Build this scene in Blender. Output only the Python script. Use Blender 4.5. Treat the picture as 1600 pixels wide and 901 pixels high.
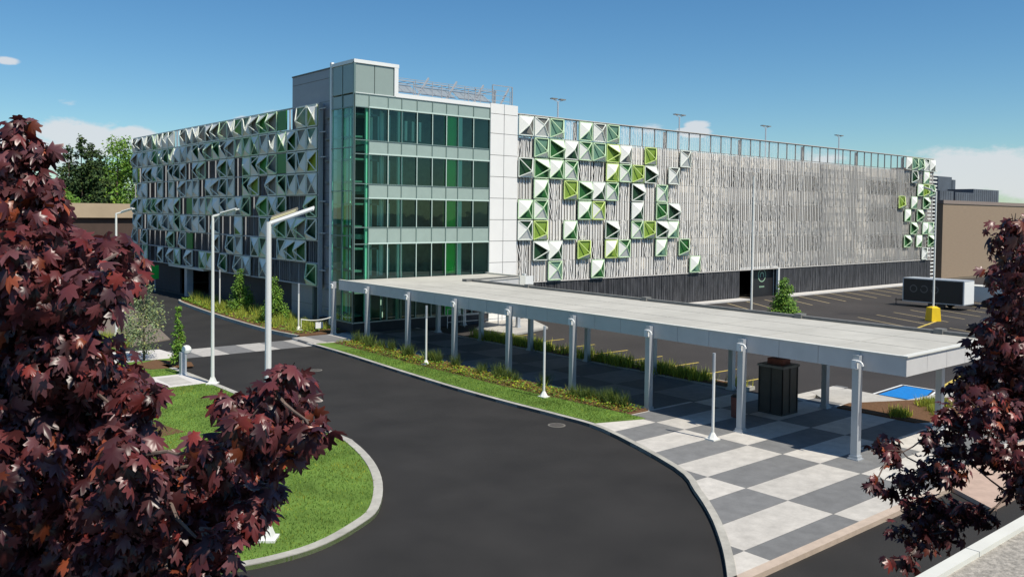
import bpy, math, random
import numpy as np
from mathutils import Vector, Matrix
random.seed(7); rng = np.random.default_rng(11)
R = math.radians
scene = bpy.context.scene
for o in list(bpy.data.objects): bpy.data.objects.remove(o)
COL = scene.collection

# ------------------------------------------------------------ camera
EYE = Vector((0, 0, 8.5)); YAW, PITCH, ROLL = R(49.9), R(1.7), R(0.67)
fw = Vector((math.cos(YAW)*math.cos(PITCH), math.sin(YAW)*math.cos(PITCH), -math.sin(PITCH)))
r0 = Vector((math.sin(YAW), -math.cos(YAW), 0)); u0 = r0.cross(fw)
rt = r0*math.cos(ROLL)+u0*math.sin(ROLL); up = u0*math.cos(ROLL)-r0*math.sin(ROLL)
cd = bpy.data.cameras.new('camera'); cam = bpy.data.objects.new('camera', cd); COL.objects.link(cam)
cam.matrix_world = Matrix(((rt.x, up.x, -fw.x, EYE.x), (rt.y, up.y, -fw.y, EYE.y), (rt.z, up.z, -fw.z, EYE.z), (0, 0, 0, 1)))
cd.sensor_width = 36; cd.lens = 36*1345/1600; cd.shift_y = -77.5/1600
cd.clip_start = 0.1; cd.clip_end = 6000
scene.camera = cam
def ray(px, py):
    return fw + rt*((px-800)/1345) - up*((py-373)/1345)

# ------------------------------------------------------------ sky and sun
SUN = Vector((0.055, -0.53, 0.85)).normalized()
w = bpy.data.worlds.new('World'); scene.world = w; w.use_nodes = True
nt = w.node_tree; nt.nodes.clear(); N = nt.nodes.new; L = nt.links.new
sky = N('ShaderNodeTexSky'); sky.sky_type = 'NISHITA'; sky.sun_disc = False
sky.sun_elevation = math.asin(SUN.z); sky.sun_rotation = math.atan2(SUN.x, SUN.y)
sky.air_density = 1.0; sky.dust_density = 0.25; sky.ozone_density = 2.0; sky.altitude = 100
tc = N('ShaderNodeTexCoord')
clouds = [((150, 222), .075, 1.0), ((205, 212), .05, 1.0), ((12, 95), .022, .8), ((105, 160), .03, .5), ((380, 186), .022, .6),
          ((1085, 207), .035, 1.0), ((1010, 203), .05, .5), ((1490, 285), .07, 1.0), ((1570, 278), .07, 1.0), ((1650, 290), .1, 1.0), ((40, 235), .1, .9), ((1280, 250), .07, .6), ((1530, 262), .12, .8), ((120, 215), .10, .8), ((430, 175), .03, .5), ((1090, 195), .03, .8)]
acc = None
for (px, py), rad, amp in clouds:
    d = ray(px, py).normalized()
    s = N('ShaderNodeVectorMath'); s.operation = 'SUBTRACT'; L(tc.outputs['Generated'], s.inputs[0]); s.inputs[1].default_value = d
    m = N('ShaderNodeVectorMath'); m.operation = 'MULTIPLY'; L(s.outputs[0], m.inputs[0]); m.inputs[1].default_value = (1, 1, 2.8)
    ln = N('ShaderNodeVectorMath'); ln.operation = 'LENGTH'; L(m.outputs[0], ln.inputs[0])
    mr = N('ShaderNodeMapRange'); mr.inputs[1].default_value = rad; mr.inputs[2].default_value = 0; mr.inputs[3].default_value = 0; mr.inputs[4].default_value = amp
    mr.interpolation_type = 'SMOOTHSTEP'; L(ln.outputs['Value'], mr.inputs[0])
    if acc is None: acc = mr.outputs[0]
    else:
        a = N('ShaderNodeMath'); a.operation = 'MAXIMUM'; L(acc, a.inputs[0]); L(mr.outputs[0], a.inputs[1]); acc = a.outputs[0]
mp = N('ShaderNodeMapping'); L(tc.outputs['Generated'], mp.inputs[0]); mp.inputs['Scale'].default_value = (1, 1, 2.6)
nz = N('ShaderNodeTexNoise'); L(mp.outputs[0], nz.inputs['Vector']); nz.inputs['Scale'].default_value = 26; nz.inputs['Detail'].default_value = 9; nz.inputs['Roughness'].default_value = .66
ad = N('ShaderNodeMath'); ad.operation = 'ADD'; L(acc, ad.inputs[0]); L(nz.outputs[0], ad.inputs[1])
cm = N('ShaderNodeMapRange'); L(ad.outputs[0], cm.inputs[0]); cm.inputs[1].default_value = .80; cm.inputs[2].default_value = 1.12; cm.interpolation_type = 'SMOOTHSTEP'
cmul = N('ShaderNodeMath'); cmul.operation = 'MULTIPLY'; L(cm.outputs[0], cmul.inputs[0]); cmul.inputs[1].default_value = .85
hs = N('ShaderNodeHueSaturation'); hs.inputs['Saturation'].default_value = 1.25; hs.inputs['Value'].default_value = 1.0; L(sky.outputs[0], hs.inputs['Color'])
mix = N('ShaderNodeMixRGB'); L(cmul.outputs[0], mix.inputs[0]); L(hs.outputs[0], mix.inputs[1]); mix.inputs[2].default_value = (7.0, 7.2, 7.5, 1)
bg = N('ShaderNodeBackground'); bg.inputs[1].default_value = 0.078
tint = N('ShaderNodeMixRGB'); tint.blend_type = 'MULTIPLY'; tint.inputs[0].default_value = 1; tint.inputs[2].default_value = (.78, .98, 1.04, 1); L(hs.outputs[0], tint.inputs[1]); L(tint.outputs[0], mix.inputs[1]); L(mix.outputs[0], bg.inputs[0])
wo = N('ShaderNodeOutputWorld'); L(bg.outputs[0], wo.inputs[0])
sl = bpy.data.lights.new('sun', 'SUN'); sl.energy = 4.2; sl.angle = R(0.5); sl.color = (1, .925, .81)
so = bpy.data.objects.new('sun', sl); COL.objects.link(so); so.rotation_euler = (-SUN).to_track_quat('-Z', 'Y').to_euler()
vs = scene.view_settings; vs.view_transform = 'Standard'; vs.look = 'None'; vs.gamma = 1; vs.exposure = 0.4; vs.use_curve_mapping = False
scene.render.engine = 'CYCLES'
scene.cycles.max_bounces = 8; scene.cycles.transparent_max_bounces = 16

# ------------------------------------------------------------ materials
def mat(name, col, rough=.7, metal=0., var=.0, scale=3., bump=0., bscale=20., col2=None, attr=False, trans=0., spec=None, stretch=None, var2=0., scale2=.15):
    m = bpy.data.materials.new(name); m.use_nodes = True; t = m.node_tree; b = t.nodes['Principled BSDF']
    b.inputs['Roughness'].default_value = rough; b.inputs['Metallic'].default_value = metal
    if spec is not None: b.inputs['Specular IOR Level'].default_value = spec
    b.inputs['Base Color'].default_value = (*col, 1)
    out = None
    tcn = t.nodes.new('ShaderNodeTexCoord'); vec = tcn.outputs['Object']
    if stretch:
        mpn = t.nodes.new('ShaderNodeMapping'); t.links.new(vec, mpn.inputs[0]); mpn.inputs['Scale'].default_value = stretch; vec = mpn.outputs[0]
    if var or col2:
        n = t.nodes.new('ShaderNodeTexNoise'); n.inputs['Scale'].default_value = scale; n.inputs['Detail'].default_value = 6; n.inputs['Roughness'].default_value = .65
        t.links.new(vec, n.inputs['Vector'])
        rp = t.nodes.new('ShaderNodeMapRange'); rp.inputs[1].default_value = .3; rp.inputs[2].default_value = .7; t.links.new(n.outputs[0], rp.inputs[0])
        mx = t.nodes.new('ShaderNodeMixRGB'); t.links.new(rp.outputs[0], mx.inputs[0])
        c2 = col2 or tuple(c*(1+var) for c in col); c1 = col if col2 else tuple(c*(1-var) for c in col)
        mx.inputs[1].default_value = (*c1, 1); mx.inputs[2].default_value = (*c2, 1); out = mx.outputs[0]
        if var2:
            n2 = t.nodes.new('ShaderNodeTexNoise'); n2.inputs['Scale'].default_value = scale2; n2.inputs['Detail'].default_value = 4; t.links.new(vec, n2.inputs['Vector'])
            r2 = t.nodes.new('ShaderNodeMapRange'); r2.inputs[1].default_value = .3; r2.inputs[2].default_value = .7; r2.inputs[3].default_value = 1-var2; r2.inputs[4].default_value = 1+var2; t.links.new(n2.outputs[0], r2.inputs[0])
            h2 = t.nodes.new('ShaderNodeHueSaturation'); t.links.new(r2.outputs[0], h2.inputs['Value']); t.links.new(out, h2.inputs['Color']); out = h2.outputs[0]
    if attr:
        at = t.nodes.new('ShaderNodeAttribute'); at.attribute_name = 'tone'
        m2 = t.nodes.new('ShaderNodeMixRGB'); m2.blend_type = 'MULTIPLY'; m2.inputs[0].default_value = 1
        if out is None: m2.inputs[1].default_value = (*col, 1)
        else: t.links.new(out, m2.inputs[1])
        t.links.new(at.outputs['Color'], m2.inputs[2]); out = m2.outputs[0]
    if out: t.links.new(out, b.inputs['Base Color'])
    if bump:
        n = t.nodes.new('ShaderNodeTexNoise'); n.inputs['Scale'].default_value = bscale; n.inputs['Detail'].default_value = 5; t.links.new(vec, n.inputs['Vector'])
        bp = t.nodes.new('ShaderNodeBump'); bp.inputs['Strength'].default_value = bump; bp.inputs['Distance'].default_value = .02; t.links.new(n.outputs[0], bp.inputs['Height']); t.links.new(bp.outputs[0], b.inputs['Normal'])
    if trans:
        tr = t.nodes.new('ShaderNodeBsdfTranslucent'); ms = t.nodes.new('ShaderNodeMixShader'); ms.inputs[0].default_value = trans
        if out: t.links.new(out, tr.inputs[0])
        else: tr.inputs[0].default_value = (*col, 1)
        t.links.new(b.outputs[0], ms.inputs[1]); t.links.new(tr.outputs[0], ms.inputs[2]); t.links.new(ms.outputs[0], t.nodes['Material Output'].inputs[0])
    return m
M = {}
M['asphalt'] = mat('asphalt', (.024, .0228, .0215), .85, var=.22, scale=30, bump=.5, bscale=70, var2=.22, scale2=.4, spec=.3)
M['asphalt_lot'] = mat('asphalt_lot', (.040, .036, .034), .9, var=.15, scale=9, bump=.3, bscale=40, var2=.2, scale2=.15, spec=.3)
M['ground'] = mat('dry_ground', (.10, .085, .06), .95, var=.3, scale=.5)
M['concrete'] = mat('concrete', (.40, .385, .35), .85, var=.1, scale=4, bump=.2, var2=.12, scale2=.5)
M['kerb'] = mat('kerb_concrete', (.36, .35, .31), .85, var=.16, scale=3, bump=.3, var2=.15, scale2=.8)
M['whitekerb'] = mat('pale_concrete', (.55, .53, .50), .8, var=.08, scale=4)
M['grass'] = mat('lawn', (.085, .165, .028), .9, col2=(.15, .23, .05), scale=20, bump=.6, bscale=55, var2=.3, scale2=.7, spec=.1)
M['blade'] = mat('grass_blades', (.125, .22, .04), .8, attr=True, trans=.25, spec=.2)
M['mulch'] = mat('mulch', (.085, .05, .028), .95, col2=(.18, .10, .055), scale=14, bump=.8, bscale=40, spec=.1)
M['white'] = mat('white_metal', (.72, .73, .69), .45, var=.03, scale=2, spec=.4)
M['clad'] = mat('white_cladding', (.78, .77, .74), .4, var=.02, scale=1, spec=.4)
M['silver'] = mat('silver_metal', (.46, .49, .52), .42, metal=.35, var=.06, scale=1.5)
M['fascia'] = mat('fascia_metal', (.56, .555, .54), .5, metal=.0, var=.06, scale=1.2)
M['greywall'] = mat('grey_metal_cladding', (.30, .31, .34), .5, metal=.2, var=.05, scale=1)
M['membrane'] = mat('roof_membrane', (.42, .41, .365), .85, var=.07, scale=1.5, var2=.10, scale2=.3)
M['gutter'] = mat('dark_gutter', (.16, .16, .15), .7, var=.2, scale=3)
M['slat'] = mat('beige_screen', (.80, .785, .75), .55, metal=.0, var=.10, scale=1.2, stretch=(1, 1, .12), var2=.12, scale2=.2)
M['slatrail'] = mat('screen_rail', (.28, .27, .25), .6)
M['darkslat'] = mat('charcoal_screen', (.085, .085, .09), .6, var=.5, scale=3, stretch=(1, 1, .25))
M['charcoal'] = mat('charcoal_wall', (.035, .035, .04), .7, var=.2, scale=2)
M['leftscreen'] = mat('shaded_screen', (.27, .285, .32), .55, metal=.1, var=.12, scale=1.2, stretch=(1, 1, .12))  # left face lies in shade: that shade is put into this greyer screen colour
M['conc_in'] = mat('garage_concrete', (.55, .52, .47), .85, var=.12, scale=1.5)
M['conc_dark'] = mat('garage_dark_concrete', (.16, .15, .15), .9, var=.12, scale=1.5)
M['trim'] = mat('trim_white', (.75, .76, .74), .4)
M['spandrel'] = mat('spandrel_glass', (.30, .38, .345), .18, var=.05, scale=1.5)
M['topglass'] = mat('opaque_glass', (.27, .33, .30), .15, var=.04, scale=1)
M['mullion'] = mat('mullion', (.17, .24, .22), .4, metal=.3)
M['palem'] = mat('pale_mullion', (.50, .62, .56), .45)
M['greenwall'] = mat('green_painted_wall', (.04, .62, .08), .6)
M['int'] = mat('interior_plaster', (.42, .50, .46), .8)
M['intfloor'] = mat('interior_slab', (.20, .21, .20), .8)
M['panelwhite'] = mat('panel_white', (.80, .80, .75), .42, var=.03, scale=1.5, spec=.4)
FR = {'w': (.72, .76, .68), 'g': (.56, .74, .48), 'l': (.60, .75, .25)}
for k, c in FR.items(): M['fr'+k] = mat('panel_frame_'+k, c, .45)
BK = {'g': (.016, .105, .020), 'd': (.008, .045, .014), 'l': (.19, .30, .04), 't': (.12, .24, .17), 'm': (.17, .17, .155)}
for k, c in BK.items(): M['bk'+k] = mat('panel_backing_'+k, c, .5, var=.15, scale=5, stretch=(6, 6, .4))
M['csg'] = mat('green_sheet', (.03, .20, .03), .5); M['csl'] = mat('lime_sheet', (.28, .36, .03), .5)
M['yellow'] = mat('yellow_paint', (.75, .50, .01), .5, var=.08)
M['yline'] = mat('faded_yellow_line', (.50, .38, .08), .8, var=.3, scale=6)
M['wline'] = mat('faded_white_line', (.36, .29, .16), .8, var=.3, scale=6)
M['blue'] = mat('blue_paint', (.0, .17, .50), .7, var=.15, scale=4)
M['black'] = mat('black_metal', (.018, .018, .02), .45)
M['kiosk'] = mat('kiosk_panel', (.045, .040, .036), .45, var=.2, scale=2)
M['rust'] = mat('rusty_red', (.16, .05, .035), .8, var=.3, scale=6)
M['brick'] = mat('tan_brick', (.28, .21, .145), .9, var=.12, scale=3, stretch=(.3, .3, 6))
M['tan'] = mat('tan_roof', (.42, .33, .22), .9, var=.1, scale=.3)
M['brownwall'] = mat('brown_wall', (.07, .045, .035), .9, var=.2, scale=.5)
M['unit'] = mat('rooftop_unit', (.085, .10, .12), .6, var=.2, scale=.6)
M['bark'] = mat('bark', (.10, .075, .055), .9, var=.3, scale=8, stretch=(1, 1, .2), bump=.5)
M['maplebark'] = mat('maple_bark', (.12, .085, .07), .9, var=.3, scale=10, stretch=(1, 1, .2), bump=.5)
M['maple'] = mat('maple_leaf', (.135, .034, .034), .36, attr=True, trans=.30, spec=.5)
M['leaf'] = mat('green_leaf', (.13, .26, .035), .55, attr=True, trans=.25, spec=.3)
M['leafdull'] = mat('dull_leaf', (.19, .25, .12), .6, attr=True, trans=.2, spec=.3)
M['fir'] = mat('dark_needles', (.035, .065, .022), .8, attr=True, spec=.2)
M['reed'] = mat('reed_leaf', (.33, .40, .07), .75, attr=True, trans=.25, spec=.2)
M['reedg'] = mat('green_reed', (.10, .15, .035), .75, attr=True, trans=.25, spec=.2)
M['cap'] = mat('coping_metal', (.62, .62, .56), .5, var=.08, scale=2)
M['gravel'] = mat('gravel_roof', (.16, .15, .13), .95, col2=(.42, .39, .34), scale=28, bump=.8, bscale=28)
M['logo'] = mat('logo_green', (.32, .50, .34), .6)
M['greenbox'] = mat('green_sign', (.02, .50, .06), .5)
M['iron'] = mat('cast_iron', (.12, .11, .10), .6, metal=.4, var=.2, scale=20)
def glass(name, tint, gl=.0, ior=1.5):
    m = bpy.data.materials.new(name); m.use_nodes = True; t = m.node_tree; t.nodes.clear()
    o = t.nodes.new('ShaderNodeOutputMaterial'); tr = t.nodes.new('ShaderNodeBsdfTransparent'); tr.inputs[0].default_value = (*tint, 1)
    g = t.nodes.new('ShaderNodeBsdfGlossy'); g.inputs['Roughness'].default_value = .02; g.inputs[0].default_value = (.7, .95, .88, 1)
    lw = t.nodes.new('ShaderNodeFresnel'); lw.inputs[0].default_value = ior
    nz_ = t.nodes.new('ShaderNodeTexNoise'); nz_.inputs['Scale'].default_value = .35; tc_ = t.nodes.new('ShaderNodeTexCoord'); t.links.new(tc_.outputs['Object'], nz_.inputs['Vector'])
    bp = t.nodes.new('ShaderNodeBump'); bp.inputs['Strength'].default_value = .25; bp.inputs['Distance'].default_value = .05; t.links.new(nz_.outputs[0], bp.inputs['Height']); t.links.new(bp.outputs[0], g.inputs['Normal'])
    a = t.nodes.new('ShaderNodeMath'); a.operation = 'ADD'; t.links.new(lw.outputs[0], a.inputs[0]); a.inputs[1].default_value = gl
    mx = t.nodes.new('ShaderNodeMixShader'); t.links.new(a.outputs[0], mx.inputs[0]); t.links.new(tr.outputs[0], mx.inputs[1]); t.links.new(g.outputs[0], mx.inputs[2]); t.links.new(mx.outputs[0], o.inputs[0])
    return m
M['glass'] = glass('tinted_glass', (.60, .88, .76), .03, 1.45)
M['glassteal'] = glass('teal_glass', (.42, .82, .66), .01, 1.12)
# checker paving
def checker(name, x0, dx, y0, dy, light, dark):
    m = mat(name, light, .85, var=.0, bump=.15, bscale=15); t = m.node_tree; b = t.nodes['Principled BSDF']
    tcn = t.nodes.new('ShaderNodeTexCoord'); sp = t.nodes.new('ShaderNodeSeparateXYZ'); t.links.new(tcn.outputs['Object'], sp.inputs[0])
    def mth(op, a, b_=None):
        n = t.nodes.new('ShaderNodeMath'); n.operation = op
        for i, v in enumerate((a, b_)):
            if v is None: continue
            if isinstance(v, (int, float)): n.inputs[i].default_value = v
            else: t.links.new(v, n.inputs[i])
        return n.outputs[0]
    fx = mth('DIVIDE', mth('SUBTRACT', sp.outputs[0], x0), dx); fy = mth('DIVIDE', mth('SUBTRACT', sp.outputs[1], y0), dy)
    par = mth('FLOORED_MODULO', mth('ADD', mth('FLOOR', fx), mth('FLOOR', fy)), 2.)
    n = t.nodes.new('ShaderNodeTexNoise'); n.inputs['Scale'].default_value = 2.2; n.inputs['Detail'].default_value = 8; n.inputs['Roughness'].default_value = .7; t.links.new(tcn.outputs['Object'], n.inputs['Vector'])
    mrn = t.nodes.new('ShaderNodeMapRange'); mrn.inputs[1].default_value = .25; mrn.inputs[2].default_value = .75; mrn.inputs[3].default_value = .76; mrn.inputs[4].default_value = 1.2; t.links.new(n.outputs[0], mrn.inputs[0])
    mx = t.nodes.new('ShaderNodeMixRGB'); t.links.new(par, mx.inputs[0]); mx.inputs[1].default_value = (*dark, 1); mx.inputs[2].default_value = (*light, 1)
    # per-slab tone and joint
    cmb = t.nodes.new('ShaderNodeCombineXYZ'); t.links.new(mth('FLOOR', fx), cmb.inputs[0]); t.links.new(mth('FLOOR', fy), cmb.inputs[1])
    wn = t.nodes.new('ShaderNodeTexWhiteNoise'); t.links.new(cmb.outputs[0], wn.inputs['Vector'])
    jx = mth('MULTIPLY', mth('PINGPONG', fx, .5), dx); jy = mth('MULTIPLY', mth('PINGPONG', fy, .5), dy)
    j = mth('GREATER_THAN', mth('MINIMUM', jx, jy), .012)
    val = mth('MULTIPLY', mth('MULTIPLY', mrn.outputs[0], mth('ADD', mth('MULTIPLY', wn.outputs[0], .16), .92)), mth('ADD', mth('MULTIPLY', j, .4), .6))
    h = t.nodes.new('ShaderNodeHueSaturation'); t.links.new(mx.outputs[0], h.inputs['Color']); t.links.new(val, h.inputs['Value']); t.links.new(h.outputs[0], b.inputs['Base Color'])
    return m
M['paving'] = checker('checker_paving', 18.52*.986, 4.34*.986, (12.70-1.47*3)*.986, 1.47*.986, (.48, .46, .42), (.155, .158, .158))
M['crossing'] = checker('crossing_paving', 18.3, 1.6, 40, 20, (.16, .16, .16), (.40, .385, .36))

# ------------------------------------------------------------ mesh helpers
class MB:
    def __init__(s): s.v = []; s.f = []; s.m = []
    def face(s, pts, mi=0):
        b = len(s.v); s.v += [tuple(p) for p in pts]; s.f.append(tuple(range(b, b+len(pts)))); s.m.append(mi)
    def box(s, x0, x1, y0, y1, z0, z1, mi=0):
        b = len(s.v); s.v += [(x0,y0,z0),(x1,y0,z0),(x1,y1,z0),(x0,y1,z0),(x0,y0,z1),(x1,y0,z1),(x1,y1,z1),(x0,y1,z1)]
        for q in ((0,3,2,1),(4,5,6,7),(0,1,5,4),(1,2,6,5),(2,3,7,6),(3,0,4,7)): s.f.append(tuple(b+i for i in q)); s.m.append(mi)
    def bar(s, a, b, r, n=4, mi=0, r2=None, cap=True):
        a = Vector(a); b = Vector(b); d = (b-a)
        if d.length < 1e-6: return
        d.normalize(); x = d.cross(Vector((0,0,1)) if abs(d.z) < .9 else Vector((1,0,0))).normalized(); y = d.cross(x)
        r2 = r if r2 is None else r2; k = len(s.v)
        for p, rr in ((a, r), (b, r2)):
            for i in range(n):
                t = 2*math.pi*(i+.5)/n; s.v.append(tuple(p+(x*math.cos(t)+y*math.sin(t))*rr))
        for i in range(n):
            j = (i+1) % n; s.f.append((k+i, k+j, k+n+j, k+n+i)); s.m.append(mi)
        if cap: s.f.append(tuple(k+i for i in reversed(range(n)))); s.m.append(mi); s.f.append(tuple(k+n+i for i in range(n))); s.m.append(mi)
    def prism(s, poly, z0, z1, mi=0):
        n = len(poly); k = len(s.v); s.v += [(x,y,z0) for x,y in poly]+[(x,y,z1) for x,y in poly]
        s.f.append(tuple(k+n+i for i in range(n))); s.m.append(mi); s.f.append(tuple(k+i for i in reversed(range(n)))); s.m.append(mi)
        for i in range(n):
            j = (i+1) % n; s.f.append((k+i,k+j,k+n+j,k+n+i)); s.m.append(mi)
    def mesh(s, name, mats, smooth=False):
        me = bpy.data.meshes.new(name); me.from_pydata(s.v, [], s.f)
        for m_ in (mats if isinstance(mats, (list, tuple)) else [mats]): me.materials.append(m_)
        me.polygons.foreach_set('material_index', s.m)
        if smooth: me.polygons.foreach_set('use_smooth', [True]*len(s.f))
        me.update(); return me
    def build(s, name, mats, parent=None, loc=None, smooth=False):
        return link(name, s.mesh(name, mats, smooth), parent, loc)
def link(name, me, parent=None, loc=None):
    o = bpy.data.objects.new(name, me); COL.objects.link(o)
    if parent: o.parent = parent
    if loc is not None: o.location = loc
    return o
def tag(o, label, cat, group=None, kind=None):
    if label: o['label'] = label
    if cat: o['category'] = cat
    if group: o['group'] = group
    if kind: o['kind'] = kind
    return o
def empty(name, loc, label, cat, group=None, rz=0):
    o = bpy.data.objects.new(name, None); COL.objects.link(o); o.location = loc; o.rotation_euler = (0, 0, rz); o.empty_display_size = .3
    return tag(o, label, cat, group)
def copy_thing(root, loc, label=None, rz=None, scale=None):
    r = root.copy(); COL.objects.link(r); r.location = loc
    if rz is not None: r.rotation_euler = (0, 0, rz)
    if scale is not None: r.scale = (scale,)*3
    if label: r['label'] = label
    for ch in list(root.children):
        c = ch.copy(); COL.objects.link(c); c.parent = r
        for g in list(ch.children):
            d = g.copy(); COL.objects.link(d); d.parent = c
    return r
def struct(mb, name, m): o = mb.build(name, m); o['kind'] = 'structure'; return o
def strip(poly, wdt, z0, z1, m, name, closed=False):
    """raised strip along a polyline, wdt to its left"""
    P = [Vector((x, y)) for x, y in poly]; n = len(P); off = []
    for i in range(n):
        a = P[i-1] if (i > 0 or closed) else P[i]; b = P[(i+1) % n] if (i < n-1 or closed) else P[i]
        d = (b-a).normalized(); off.append(P[i]+Vector((-d.y, d.x))*wdt)
    mb = MB()
    rg = range(n if closed else n-1)
    for i in rg:
        j = (i+1) % n; a, b, c, d = P[i], P[j], off[j], off[i]
        mb.face([(a.x,a.y,z1),(b.x,b.y,z1),(c.x,c.y,z1),(d.x,d.y,z1)])
        mb.face([(a.x,a.y,z0),(b.x,b.y,z0),(b.x,b.y,z1),(a.x,a.y,z1)])
        mb.face([(d.x,d.y,z0),(d.x,d.y,z1),(c.x,c.y,z1),(c.x,c.y,z0)])
    return struct(mb, name, m)
def smooth_poly(P, k=3):
    out = []
    for i in range(len(P)-1):
        p0 = P[max(i-1,0)]; p1 = P[i]; p2 = P[i+1]; p3 = P[min(i+2,len(P)-1)]
        for s in range(k):
            t = s/k; out.append(tuple(.5*((2*p1[a])+(-p0[a]+p2[a])*t+(2*p0[a]-5*p1[a]+4*p2[a]-p3[a])*t*t+(-p0[a]+3*p1[a]-3*p2[a]+p3[a])*t**3) for a in (0,1)))
    out.append(P[-1]); return out
def cloud_mesh(name, base_v, base_f, pos, frames, size, tone, m):
    """many small leaf shapes as one mesh; frames (n,3,3) columns x,y,z"""
    bv = np.array(base_v, float); n = len(pos); k = len(bv)
    V = np.einsum('nij,kj->nki', frames, bv)*size[:, None, None]+pos[:, None, :]
    F = []; 
    me = bpy.data.meshes.new(name); me.vertices.add(n*k); me.vertices.foreach_set('co', V.reshape(-1))
    lt = [len(f) for f in base_f]; bl = np.concatenate([np.array(f) for f in base_f]); nl = len(bl); nf = len(base_f)
    loops = (bl[None, :]+(np.arange(n)*k)[:, None]).reshape(-1)
    me.loops.add(n*nl); me.loops.foreach_set('vertex_index', loops.astype(np.int32))
    starts = (np.concatenate([[0], np.cumsum(lt)[:-1]])[None, :]+(np.arange(n)*nl)[:, None]).reshape(-1)
    me.polygons.add(n*nf); me.polygons.foreach_set('loop_start', starts.astype(np.int32))
    me.update(calc_edges=True)
    at = me.color_attributes.new('tone', 'FLOAT_COLOR', 'POINT')
    c = np.ones((n, k, 4)); c[:, :, :3] = tone[:, None, :]; at.data.foreach_set('color', c.reshape(-1).astype(np.float32))
    me.materials.append(m); me.validate(); me.update(); return me
def frames_from(nrm, tipdir):
    z = nrm/np.linalg.norm(nrm, axis=1, keepdims=True); y = tipdir-(tipdir*z).sum(1, keepdims=True)*z
    y /= np.linalg.norm(y, axis=1, keepdims=True)+1e-9; x = np.cross(y, z); return np.stack([x, y, z], axis=2)

# ------------------------------------------------------------ ground and roads
mb = MB(); mb.face([(-3000,-3000,-.03),(3000,-3000,-.03),(3000,3000,-.03),(-3000,3000,-.03)]); struct(mb, 'ground', M['ground'])
mb = MB(); mb.face([(-30,-20,0),(24,-20,0),(24,14,0),(31,62,0),(29,110,0),(16.5,110,0),(15.0,54.5,0),(15,30,0),(-30,30,0)]); struct(mb, 'road', M['asphalt'])
mb = MB(); mb.face([(24,-20,-.008),(160,-20,-.008),(160,51.2,-.008),(64,53,-.008),(30,61,-.008),(24,40,-.008)]); struct(mb, 'parking_lot', M['asphalt_lot'])
isl = smooth_poly([(15.6,54.0-6.6),(15.8,40),(15.8,29.1),(15.7,27.4),(15.0,24.9),(14.0,22.7),(12.7,20.8),(11.6,20.0),(10.3,19.4),(9.1,19.25),(7.7,19.5),(5.5,20.6),(3.2,22.9),(1.5,27),(.5,33),(0,47.4)], 4)
mb = MB(); mb.prism(isl[::-1], -.02, .11); struct(mb, 'lawn', M['grass'])
strip(isl, -.28, 0, .135, M['kerb'], 'kerb')
# right side: verge, walkway and plaza kerb
rk = smooth_poly([(25.2,49.3),(25.1,46),(24.95,43.2),(24.6,38),(24.35,33),(24.35,29),(24.45,26),(24.3,23.2),(22.5,18.2),(21.07,16.24),(19.69,14.63),(18.42,13.37),(17.36,12.43),(16.2,11.5),(15.6,11.05)], 4)
plaza = rk+[(16.2,11.05),(16.6,11.5),(46,11.5),(46,17.4),(36.3,17.4),(36.3,21.6),(40,21.6),(40,22.2),(34.95,22.2),(34.95,53.),(41,53.0),(41,60),(29.2,60),(29.2,52.6),(25.4,52.6),(25.2,49.4)]
mb = MB(); mb.prism(plaza[::-1], -.02, .12); struct(mb, 'plaza_paving', M['paving'])
strip(rk, .22, 0, .137, M['kerb'], 'kerb')
strip([(16.2,11.05),(16.55,11.46),(25,11.46),(46,11.46)], .28, 0, .137, mat('tan_kerb', (.44,.36,.29), .85, var=.12, scale=3, bump=.2), 'kerb')
mb = MB(); mb.box(22, 46, 9.2, 11.2, -.02, .004); 
lane = MB(); lane.face([(-30,-20,.004),(80,-20,.004),(80,11.4,.004),(-30,11.4,.004)]); struct(lane, 'lane', M['asphalt'])
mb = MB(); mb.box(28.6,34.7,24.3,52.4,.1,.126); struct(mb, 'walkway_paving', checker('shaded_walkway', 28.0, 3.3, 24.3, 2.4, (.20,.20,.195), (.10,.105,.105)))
mb = MB(); mb.prism([(24,11.55),(46,11.55),(46,13.2),(29.5,13.2)], .1, .128) if False else mb.prism([(26.6,9.9),(46,9.9),(46,12.2),(28.2,12.2)], -.02, .139); struct(mb, 'pink_paving', mat('pink_paving', (.42,.31,.25), .85, var=.12, scale=3))
# verge (grass), sitting on the paving edge
verge = [p for p in rk if p[1] > 23.4]
vp = [(p[0]+.24, p[1]) for p in verge]+[(26.9,23.3),(26.9,49.0)]
mb = MB(); mb.prism(vp[::-1], .1, .15); struct(mb, 'verge_grass', M['grass'])
mb = MB(); mb.prism([(26.5,49.0),(26.3,40),(26.4,32),(26.9,24.2),(28.15,24.2),(28.15,49.0)], .1, .165); struct(mb, 'mulch_bed', M['mulch'])
mb = MB(); mb.prism([(34.95,46.5),(34.95,24.6),(36.1,24.6),(36.1,46.5)], .0, .17); struct(mb, 'mulch_bed', M['mulch'])
mb = MB(); mb.prism([(35.2,19.5),(35.2,16.1),(36.3,15.5),(41.5,15.6),(41.5,17.3),(39.6,18.0),(36.4,19.6)], .0, .175); struct(mb, 'mulch_bed', M['mulch'])
mb = MB(); mb.box(36.1, 36.25, 24.6, 46.5, -.02, .16); mb.box(34.95,36.25,24.4,24.6,-.02,.16); mb.box(34.78,34.95,24.4,46.5,-.02,.16); struct(mb, 'kerb', M['kerb'])
mb = MB(); mb.prism([(36.2,20.6),(36.2,17.4),(44,17.0),(44,17.9),(39.3,18.4),(39.6,21.4),(37.5,22.1)], -.02, .128); mb.prism([(38,49.2),(38.6,45.5),(43,46.8),(45.5,51.8),(41.2,51.9)], -.02, .13); struct(mb, 'pavement', M['concrete'])
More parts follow.
